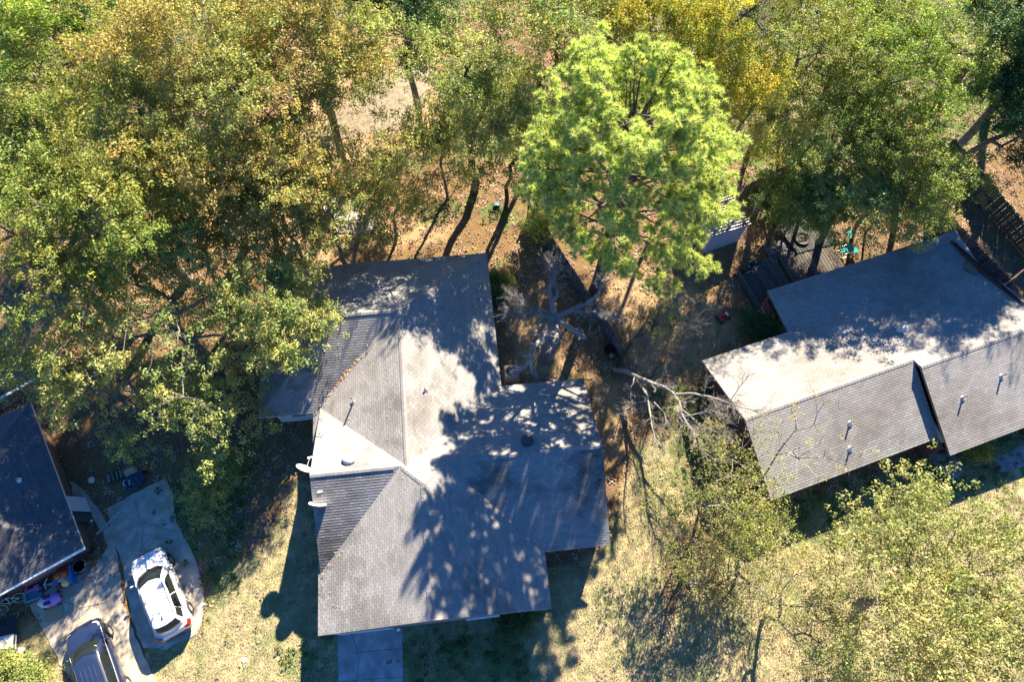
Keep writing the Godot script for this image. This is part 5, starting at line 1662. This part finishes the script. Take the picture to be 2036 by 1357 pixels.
	single("board", mb, M.plain, "black board leaning on the brick house's side wall", "board").transform = xf(Vector3(-22.84, 0.5, -4.88), 0.61786, 0, 0.25)
	rng.seed = 8
	var stalk := MB.new()
	limb(stalk, [Vector3.ZERO, Vector3(0.05, 0.5, 0.0), Vector3(0.0, 0.95, 0.1)], 0.03, 0.012, Color(0.2, 0.13, 0.09), 7, 0.4)
	single("dry_plant", stalk, M.bark, "dry brown stalk standing beside the trash can", "plant").position = Vector3(-21.32, 0, -1.81)
	mb = MB.new()
	mb.lathe([[0.0, 0.02], [0.12, 0.02], [0.13, 0.0]], Transform3D(), 14, Color(0.72, 0.7, 0.68), Vector3(0, -0.2, 0))
	single("paper_plate", mb, M.cloth, "white round lid lying on the sunny front lawn", "lid").position = Vector3(-12.64, 0, 1.66) + Vector3(0, 0.06, 0)
	# back yard
	mb = MB.new()
	mb.lathe([[0.0, 0.35], [0.17, 0.35], [0.19, 0.33], [0.21, 0.0]], Transform3D(), 16, Color(0.17, 0.12, 0.08))
	var stump := single("stump", mb, M.bark, "small tree stump with a pale cut face near the fence's end", "stump")
	stump.position = Vector3(6.17, 0, -16.44)
	mb = MB.new()
	mb.lathe([[0.0, 0.358], [0.155, 0.356]], Transform3D(), 16, Color(0.55, 0.38, 0.24), Vector3(0, -1, 0))
	part(stump, "cut_face", mb, M.wood)
	mb = MB.new()
	tub(mb, 0.3, 0.36, 0.35, Color(0.012, 0.012, 0.014), Color(0.006, 0.006, 0.007))
	single("tub", mb, M.rubber, "black rubber tub standing in the fence's shade", "tub").position = Vector3(6.07, 0, -16.84)
	ball("ball", "small white ball on the leaves by the middle house's gable end", "ball", Vector3(5.62, 0, -12.91), 0.09, Color(0.75, 0.74, 0.72))
	var ub := thing("utility_box", "small dark green utility box in the shade of the back yard", "utility box", Vector3(-1.61, 0, -27.06))
	mb = MB.new()
	mb.box(xf(Vector3(0, 0.2, 0)), Vector3(0.42, 0.4, 0.4), Color(0.02, 0.09, 0.08), 0.04)
	part(ub, "case", mb, M.plastic)
	mb = MB.new()
	mb.box(xf(Vector3(0.02, 0.4, 0.08)), Vector3(0.12, 0.05, 0.1), Color(0.5, 0.42, 0.36), 0.01)
	part(ub, "latch", mb, M.plastic)
	mower()
	deck("wooden_deck", "weathered dark plank deck at the corner of the long house", Vector3(14.26, 0, -22.87), Vector3(16.96, 0, -24.45), Vector3(15.49, 0, -20.23), 0.3, 16, Color(0.125, 0.125, 0.12))
	deck("wooden_deck", "brown plank deck strewn with leaves beside the long house's roof", Vector3(17.11, 0, -24.31), Vector3(20.67, 0, -25.83), Vector3(18.45, 0, -21.24), 0.42, 18, Color(0.16, 0.135, 0.115))
	deck("wooden_step", "grey plank steps leading up to the leafy deck", Vector3(16.24, 0, -25.1), Vector3(16.74, 0, -23.93), Vector3(17.8, 0, -25.77), 0.28, 6, Color(0.17, 0.17, 0.175))
	deck("wooden_platform", "dark planked platform with a burnt pit of leaves in its middle", Vector3(17.22, 0, -26.85), Vector3(20.16, 0, -27.89), Vector3(18.42, 0, -24.56), 0.5, 15, Color(0.085, 0.088, 0.085))
	var fp := thing("fire_pit", "black ash filled fire pit on the dark platform", "fire pit", Vector3(18.86, 0.54, -25.67))
	mb = MB.new()
	mb.lathe([[0.46, 0.0], [0.5, 0.1], [0.46, 0.12], [0.4, 0.03], [0.0, 0.02]], Transform3D(), 20, Color(0.02, 0.02, 0.022), Vector3(0.5, -1, 0))
	part(fp, "bowl", mb, M.plain)
	for k in 7:
		mb = MB.new()
		mb.tube(Vector3(rf(-0.3, 0.3), 0.06, rf(-0.3, 0.3)), Vector3(rf(-0.35, 0.35), 0.12, rf(-0.35, 0.35)), 0.03, 0.025, 6, Color(0.05, 0.04, 0.035) if k % 2 else Color(0.2, 0.16, 0.13), true)
		part(fp, "log", mb, M.bark)
	for q in [["black grill with round gauge on the deck's upper edge, the one with open grate", Vector3(14.92, 0.33, -23.04), 0.52], ["black grill with round gauge on the deck's upper edge, the smaller one", Vector3(15.41, 0.33, -23.38), 0.42]]:
		var g := thing("grill", q[0], "grill", q[1], 0.38, "grills on the deck")
		var w: float = q[2]
		mb = MB.new()
		mb.box(xf(Vector3(0, 0.55, 0)), Vector3(w, 0.3, w * 0.85), Color(0.012, 0.016, 0.03), 0.06)
		part(g, "lid", mb, M.gloss)
		mb = MB.new()
		mb.lathe([[0.0, 0.72], [0.05, 0.715], [0.055, 0.69]], Transform3D(), 14, Color(0.6, 0.6, 0.62))
		part(g, "gauge", mb, M.metal)
		for x in [-1.0, 1.0]:
			for z in [-1.0, 1.0]:
				mb = MB.new()
				mb.tube(Vector3(x * w * 0.42, 0, z * w * 0.35), Vector3(x * w * 0.42, 0.45, z * w * 0.35), 0.02, 0.02, 6, Color(0.03, 0.03, 0.03))
				part(g, "leg", mb, M.metal)
		mb = MB.new()
		mb.path([Vector3(-w * 0.4, 0.5, w * 0.5), Vector3(-w * 0.4, 0.56, w * 0.62), Vector3(w * 0.4, 0.56, w * 0.62), Vector3(w * 0.4, 0.5, w * 0.5)], 0.014, 6, Color(0.5, 0.5, 0.5))
		part(g, "handle", mb, M.metal)
	bicycle("small silver and black bicycle lying at the deck's lower corner", Vector3(15.55, 0, -20.6) + Vector3(0, 0.3, 0), 0.85, Color(0.04, 0.04, 0.04), Color(0.6, 0.6, 0.62), 0.75, 1.2)
	chair("teal metal chair facing the low tree, half under its twigs", Vector3(22.23, 0, -26.34), 2.2)
	chair("teal metal chair with its grey frame turned to the roof", Vector3(21.65, 0, -25.03), 0.5)
	var tb := thing("side_table", "small square teal side table between the teal chairs and the roof", "table", Vector3(22.4, 0, -25.13), 0.3)
	mb = MB.new()
	mb.box(xf(Vector3(0, 0.42, 0)), Vector3(0.42, 0.04, 0.42), Color(0.015, 0.2, 0.2), 0.01)
	part(tb, "top", mb, M.gloss)
	for x in [-0.17, 0.17]:
		for z in [-0.17, 0.17]:
			mb = MB.new()
			mb.tube(Vector3(x, 0, z), Vector3(x, 0.4, z), 0.015, 0.015, 6, Color(0.015, 0.16, 0.16))
			part(tb, "leg", mb, M.gloss)
	mb = MB.new()
	tub(mb, 0.13, 0.17, 0.3, Color(0.42, 0.4, 0.58), Color(0.2, 0.18, 0.3))
	single("bucket", mb, M.plastic, "pale lilac bucket lying beside the dark platform", "bucket").transform = xf(Vector3(20.37, 0, -26.44) + Vector3(0, 0.16, 0), 0.4, 0, 1.35)
	shed()
	# on and before the long house
	mb = MB.new()
	mb.box(Transform3D(), Vector3(0.95, 0.03, 0.8), Color(0.36, 0.29, 0.2))
	var cb := single("wooden_sheet", mb, M.wood, "tan wooden sheet lying on the long house's shaded roof", "board")
	var rn := Basis(Vector3.UP, 0.398) * Basis(Vector3.RIGHT, -0.16)
	cb.transform = Transform3D(rn * Basis(Vector3.UP, 0.45), Vector3(28.63, 2.21, -23.23) + Vector3(0, 0.1, 0))
	mb = MB.new()
	mb.path([Vector3(19.93, 2.75, -17.9) + Vector3(0, 0.05, 0), Vector3(20.14, 2.86, -17.67) + Vector3(0, 0.06, 0), Vector3(20.42, 2.93, -17.59) + Vector3(0, 0.05, 0)], 0.022, 5, Color(0.16, 0.12, 0.09))
	single("stick", mb, M.bark, "thin bent stick lying on the sunny upper roof", "stick")
	mb = MB.new()
	hoop(mb, Vector3.ZERO, Vector3.UP, 0.3, 0.05, Color(0.02, 0.025, 0.02))
	hoop(mb, Vector3(0.03, 0.07, 0.02), Vector3(0.1, 1, 0), 0.28, 0.045, Color(0.02, 0.025, 0.02))
	single("garden_hose", mb, M.rubber, "dark coiled hose on the grass below the porch", "hose").position = Vector3(25.4, 0, -10.26) + Vector3(0, 0.06, 0)
	mb = MB.new()
	mb.path([Vector3(24.01, 0.08, -10.63), Vector3(24.46, 0.09, -10.54), Vector3(24.95, 0.08, -10.45)], 0.018, 6, Color(0.5, 0.45, 0.2))
	single("garden_stake", mb, M.plastic, "thin yellow stake lying on the grass before the porch", "stake")
	mb = MB.new()
	mb.box(Transform3D(), Vector3(0.2, 0.02, 0.14), Color(0.8, 0.8, 0.8))
	single("paper_scrap", mb, M.cloth, "white scrap of paper on the shaded lawn before the long house", "paper").transform = xf(Vector3(22.47, 0, -9.58) + Vector3(0, 0.07, 0), 0.4, 0.2)
	mb = MB.new()
	mb.tube(Vector3(-1.3, 0, 0), Vector3(1.3, 0, 0), 0.03, 0.03, 8, Color(0.34, 0.3, 0.22), true)
	single("porch_rail", mb, M.wood, "light wooden rail along the outer edge of the porch", "rail").transform = xf(Vector3(25.99, 0.5, -11.04), 0.46)
	# a half round basket under the eave
	var bk := MB.new()
	tub(bk, 0.4, 0.52, 0.45, Color(0.4, 0.42, 0.46), Color(0.02, 0.02, 0.02))
	single("wash_tub", bk, M.metal, "round grey metal wash tub half under the long house's upper eave", "tub").position = Vector3(15.68, 0, -18.33)
	rng.seed = 61
	bare_tree("dead_tree", "leafless dead tree with whitish broken limbs beside the air conditioner", Vector3(2.15, 0, -16.16), [
		[[Vector3(2.15, 0, -16.16), Vector3(2.21, 2.7, -16.33), Vector3(2.3, 5.2, -16.37)], 0.459, 0.351, 6, 0.6],
		[[Vector3(2.3, 5.2, -16.37), Vector3(2.05, 5.9, -17.05), Vector3(1.83, 6.3, -17.6), Vector3(2.05, 6.7, -18.33), Vector3(2.02, 7.2, -18.88)], 0.176, 0.081, 37, 0.65],
		[[Vector3(2.05, 5.9, -17.05), Vector3(2.32, 6.5, -17.22), Vector3(1.98, 6.8, -18.42), Vector3(1.47, 7, -19.27)], 0.108, 0.054, 17, 0.6],
		[[Vector3(2.3, 5.2, -16.37), Vector3(1.53, 5.8, -16.55), Vector3(0.75, 6.2, -16.44), Vector3(-0.05, 6.6, -16.91)], 0.108, 0.027, 37, 0.7],
		[[Vector3(2.3, 5.2, -16.37), Vector3(1.61, 5.6, -16.31), Vector3(0.9, 6, -16.25), Vector3(-0.04, 6.3, -16.04)], 0.121, 0.041, 40, 0.7],
		[[Vector3(2.3, 5.2, -16.37), Vector3(1.76, 5.6, -15.96), Vector3(1.09, 6, -15.07)], 0.095, 0.041, 15, 0.6],
		[[Vector3(2.3, 5.2, -16.37), Vector3(1.78, 5.6, -15.3), Vector3(1.14, 6, -14.11), Vector3(1.03, 6.1, -13.35), Vector3(0.41, 6, -12.84)], 0.135, 0.068, 20, 0.6],
		[[Vector3(1.03, 6.1, -13.35), Vector3(1.15, 6, -12.78)], 0.081, 0.068, 3, 0.4],
		[[Vector3(2.3, 5.2, -16.37), Vector3(2.37, 5.6, -15.55), Vector3(2.38, 5.8, -14.66)], 0.135, 0.081, 13, 0.6],
		[[Vector3(2.4, 5.3, -16.3), Vector3(2.96, 5.9, -15.6), Vector3(3.42, 6.3, -15.07), Vector3(3.78, 6.6, -14.7)], 0.149, 0.115, 8, 0.5],
		[[Vector3(2.3, 5.2, -16.37), Vector3(3.09, 5.7, -16.71), Vector3(3.88, 6, -16.52), Vector3(5.05, 6.4, -16.2)], 0.162, 0.054, 44, 0.7],
		[[Vector3(3.09, 5.7, -16.71), Vector3(3.85, 6.2, -16.88), Vector3(4.47, 6.6, -17.26), Vector3(4.56, 6.9, -17.78), Vector3(5.21, 7.4, -18.93)], 0.121, 0.041, 27, 0.6],
	], Color(0.55, 0.53, 0.52), 71)
	bare_tree("leaning_tree", "leaning leafless tree with pale twigs reaching the long house's brick end", Vector3(6.41, 0, -15.68), [
		[[Vector3(6.41, 0, -15.68), Vector3(6.83, 0.8, -15.3), Vector3(7.38, 1.4, -14.79), Vector3(8.05, 2.1, -14.19), Vector3(8.94, 2.6, -13.7)], 0.16, 0.1, 14, 0.8],
		[[Vector3(7.38, 1.4, -14.79), Vector3(7.91, 2, -13.45), Vector3(7.97, 2.1, -13.05)], 0.1, 0.06, 10, 0.7],
		[[Vector3(8.94, 2.6, -13.7), Vector3(9.25, 3, -13.19), Vector3(9.46, 3.2, -12.69), Vector3(9.6, 3.4, -11.76), Vector3(9.98, 3.6, -11.02), Vector3(10.48, 3.6, -10.3)], 0.085, 0.03, 34, 1.0],
		[[Vector3(9.25, 3, -13.19), Vector3(10.22, 3.6, -13.1), Vector3(11.19, 4, -12.77), Vector3(11.86, 4.4, -12.36), Vector3(13.07, 4.9, -11.8)], 0.07, 0.02, 38, 1.0],
		[[Vector3(7.97, 2.1, -13.05), Vector3(8, 2.4, -12.27), Vector3(8.01, 2.8, -11.27), Vector3(8.21, 3, -10.03)], 0.06, 0.02, 18, 0.8],
		[[Vector3(7.97, 2.1, -13.05), Vector3(7.24, 2.4, -12.75), Vector3(6.45, 2.8, -12.09)], 0.04, 0.015, 16, 0.7],
		[[Vector3(8.31, 2.1, -12.98), Vector3(8.8, 2.4, -12.26), Vector3(8.9, 2.5, -11.76)], 0.04, 0.02, 10, 0.7],
		[[Vector3(9.6, 3.4, -11.76), Vector3(10.38, 3.8, -11.92), Vector3(11.12, 4.1, -12.07)], 0.05, 0.02, 22, 0.9],
		[[Vector3(9.56, 3.3, -12.23), Vector3(10.64, 3.7, -11.17), Vector3(11.34, 4, -10.8)], 0.04, 0.015, 22, 0.9],
		[[Vector3(7.38, 1.4, -14.79), Vector3(7.15, 1.9, -14.05), Vector3(6.92, 2.2, -13.62)], 0.04, 0.015, 14, 0.6],
		[[Vector3(11.86, 4.4, -12.36), Vector3(12.26, 5, -13.12), Vector3(12.71, 5.4, -13.72)], 0.03, 0.012, 12, 0.7],
	], Color(0.66, 0.62, 0.56), 72)
	bare_tree("sapling", "dark bare sapling rising from the fence's lower end", Vector3(6.6, 0, -15.86), [
		[[Vector3(6.6, 0, -15.86), Vector3(6.72, 1.6, -16.05), Vector3(6.89, 2.8, -16.16), Vector3(7.22, 4.4, -16.45), Vector3(7.35, 6, -16.77)], 0.12, 0.02, 14, 0.8],
		[[Vector3(6.89, 2.8, -16.16), Vector3(6.56, 4, -16.58), Vector3(6.61, 5, -17.21)], 0.04, 0.012, 10, 0.7],
	], Color(0.13, 0.11, 0.1), 73)
	bare_tree("sapling", "thin grey bare sapling on the sunny leaf bed above the leaning tree", Vector3(8.61, 0, -15.27), [
		[[Vector3(8.61, 0, -15.27), Vector3(8.74, 1.5, -15.48), Vector3(8.87, 2.3, -15.68), Vector3(8.91, 3, -15.77)], 0.05, 0.015, 16, 0.9],
		[[Vector3(8.74, 1.5, -15.48), Vector3(9.24, 2.2, -15.56), Vector3(9.35, 3, -15.8)], 0.03, 0.01, 10, 0.7],
	], Color(0.24, 0.21, 0.19), 74)
	bare_tree("sapling", "thin bare sapling between the leaf bed and the long house's eave", Vector3(9.37, 0, -15.06), [
		[[Vector3(9.37, 0, -15.06), Vector3(9.42, 1.4, -15.34), Vector3(9.5, 3, -15.81), Vector3(9.6, 4.6, -16.37), Vector3(9.9, 5.4, -16.63)], 0.05, 0.012, 22, 0.9],
	], Color(0.24, 0.21, 0.19), 75)
	bare_tree("broken_snag", "bare forked grey snag sticking out above the golden trees", Vector3(13.02, 0, -38.68), [
		[[Vector3(13.02, 0, -38.68), Vector3(10.96, 8, -33.62), Vector3(10.09, 11.5, -31.27), Vector3(10.85, 12, -31.61), Vector3(11.46, 12.4, -31.97), Vector3(11.99, 13, -31.99)], 0.16, 0.07, 6, 0.9],
		[[Vector3(11.46, 12.4, -31.97), Vector3(12.09, 12.3, -31.91), Vector3(12.49, 12, -31.45), Vector3(13.16, 12.2, -31.21)], 0.09, 0.04, 6, 0.8],
		[[Vector3(10.85, 12, -31.61), Vector3(11.41, 12.7, -31.99), Vector3(12.37, 13, -31.72)], 0.06, 0.02, 6, 0.8],
	], Color(0.36, 0.34, 0.33), 76)
	bare_tree("snag", "bare dark trunk slanting through the trees above the deck", Vector3(20.03, 0, -35.41), [
		[[Vector3(20.03, 0, -35.41), Vector3(19.76, 3, -34.76), Vector3(19.23, 5.5, -33.89), Vector3(18.62, 8, -33.04)], 0.24, 0.14, 4, 0.7],
	], Color(0.13, 0.11, 0.1), 77)
	bare_tree("bare_branch", "fallen pale branch between the two fences at the long house", Vector3(31.64, 0, -30.19), [
		[[Vector3(29.99, 0.2, -29.62), Vector3(30.92, 0.6, -30.25), Vector3(31.55, 0.8, -29.73), Vector3(31.96, 0.7, -29.42)], 0.03, 0.012, 12, 0.6],
	], Color(0.4, 0.38, 0.36), 78)

func mower() -> void:
	var t := thing("lawn_mower", "red push lawn mower with black wheels on the dry grass", "lawn mower", Vector3(13.32, 0, -19.68), 0.66)   # the handle runs along +x
	var mb := MB.new()
	mb.box(xf(Vector3(0, 0.2, 0)), Vector3(0.62, 0.16, 0.5), Color(0.45, 0.012, 0.02), 0.05)
	part(t, "deck", mb, M.gloss)
	mb = MB.new()
	mb.lathe([[0.0, 0.46], [0.1, 0.45], [0.15, 0.4], [0.16, 0.28]], Transform3D(), 18, Color(0.4, 0.012, 0.02))
	part(t, "engine", mb, M.gloss)
	mb = MB.new()
	mb.lathe([[0.0, 0.5], [0.06, 0.5], [0.07, 0.44]], xf(Vector3(-0.02, 0, 0.02)), 14, Color(0.02, 0.02, 0.02))
	part(t, "fan_cap", mb, M.plastic)
	mb = MB.new()
	mb.box(xf(Vector3(0.22, 0.36, 0.0)), Vector3(0.14, 0.12, 0.26), Color(0.7, 0.7, 0.7), 0.03)
	part(t, "fuel_tank", mb, M.plastic)
	mb = MB.new()
	mb.box(xf(Vector3(-0.36, 0.17, 0)), Vector3(0.16, 0.16, 0.46), Color(0.02, 0.02, 0.022), 0.03)
	part(t, "front_guard", mb, M.plastic)
	for x in [-0.3, 0.3]:
		for z in [-0.29, 0.29]:
			wheel_part(t, Vector3(x, 0.1, z), Vector3(0, 0, 1), 0.11, 0.06, Color(0.02, 0.02, 0.02), Color(0.4, 0.4, 0.4))
	for z in [-0.2, 0.2]:
		mb = MB.new()
		mb.path([Vector3(0.28, 0.24, z), Vector3(0.7, 0.6, z), Vector3(1.15, 0.92, z)], 0.012, 6, Color(0.06, 0.06, 0.06))
		part(t, "handle_bar", mb, M.metal)
	mb = MB.new()
	mb.tube(Vector3(1.15, 0.92, -0.3), Vector3(1.15, 0.92, 0.3), 0.035, 0.035, 8, Color(0.5, 0.03, 0.03), true)
	part(t, "grip", mb, M.plastic)
	mb = MB.new()
	mb.tube(Vector3(1.06, 0.98, -0.24), Vector3(1.06, 0.98, 0.24), 0.02, 0.02, 8, Color(0.5, 0.03, 0.03), true)
	part(t, "brake_bar", mb, M.plastic)

func shed() -> void:   # mostly under the pine: a corrugated roof over white walls
	var a := Vector3(14.94, 2.1, -25.53)
	var t := thing("shed", "small white shed with a grey corrugated roof under the pine's edge", "shed", Vector3(a.x, 0, a.z), 0.45)
	for k in 13:
		var mb := MB.new()
		var rows := []
		for i in 3:
			var line := PackedVector3Array()
			for j in 5:
				line.append(Vector3(-3.0 + 3.0 * i / 2.0, 2.35 - 0.25 * i / 2.0 + 0.035 * cos(TAU * j / 4.0), -2.6 + (k + j / 4.0) * 0.2))
			rows.append(line)
		mb.grid(rows, Color(0.2, 0.195, 0.195) * rf(0.75, 1.2), Vector3(0, -20, 0))
		part(t, "roof_sheet", mb, M.metal)
	for w in [[Vector3(-1.5, 1.0, -0.15), Vector3(2.7, 2.0, 0.1)], [Vector3(-1.5, 1.0, -2.45), Vector3(2.7, 2.0, 0.1)], [Vector3(-0.2, 1.0, -1.3), Vector3(0.1, 2.0, 2.2)], [Vector3(-2.8, 1.1, -1.3), Vector3(0.1, 2.2, 2.2)]]:
		var mb := MB.new()
		mb.box(xf(w[0]), w[1], Color(0.45, 0.45, 0.48))
		part(t, "wall", mb, M.plain)

func _ready() -> void:
	var cam := Camera3D.new()
	cam.name = "camera"
	cam.fov = 53.13
	cam.near = 0.1
	cam.far = 2000.0
	cam.position = EYE
	cam.basis = Basis(Vector3.RIGHT, -1.1565) * Basis(Vector3.BACK, 0.0637)
	add_child(cam)
	cam.current = true
	var env := Environment.new()
	var sky := ProceduralSkyMaterial.new()
	sky.sky_top_color = Color(0.15, 0.4, 0.71)
	sky.sky_horizon_color = Color(0.58, 0.73, 0.85)
	sky.sky_curve = 0.12
	sky.sky_energy_multiplier = 0.64
	sky.ground_bottom_color = Color(0.3, 0.27, 0.2)
	sky.ground_horizon_color = Color(0.55, 0.6, 0.6)
	sky.sun_angle_max = 12.0
	env.background_mode = Environment.BG_SKY
	env.sky = Sky.new()
	env.sky.sky_material = sky
	env.tonemap_mode = Environment.TONE_MAPPER_LINEAR
	env.tonemap_exposure = 5.0
	env.sdfgi_enabled = true
	env.ssao_enabled = true
	env.ssil_enabled = true
	var we := WorldEnvironment.new()
	we.name = "world_environment"
	we.environment = env
	add_child(we)
	var sun := DirectionalLight3D.new()
	sun.name = "sun"
	sun.light_energy = 1.5
	sun.light_color = Color(1.0, 0.94, 0.84)
	sun.light_angular_distance = 0.53
	sun.shadow_enabled = true
	add_child(sun)
	sun.look_at_from_position(Vector3.ZERO, Vector3(-0.402, -1, 1.386), Vector3.UP)
	make_materials()
	make_ground()
	build_paving()
	make_houses()
	make_fences()
	make_trees()
	make_pine()
	shrubs()
	build_things()
	litter_and_grass()
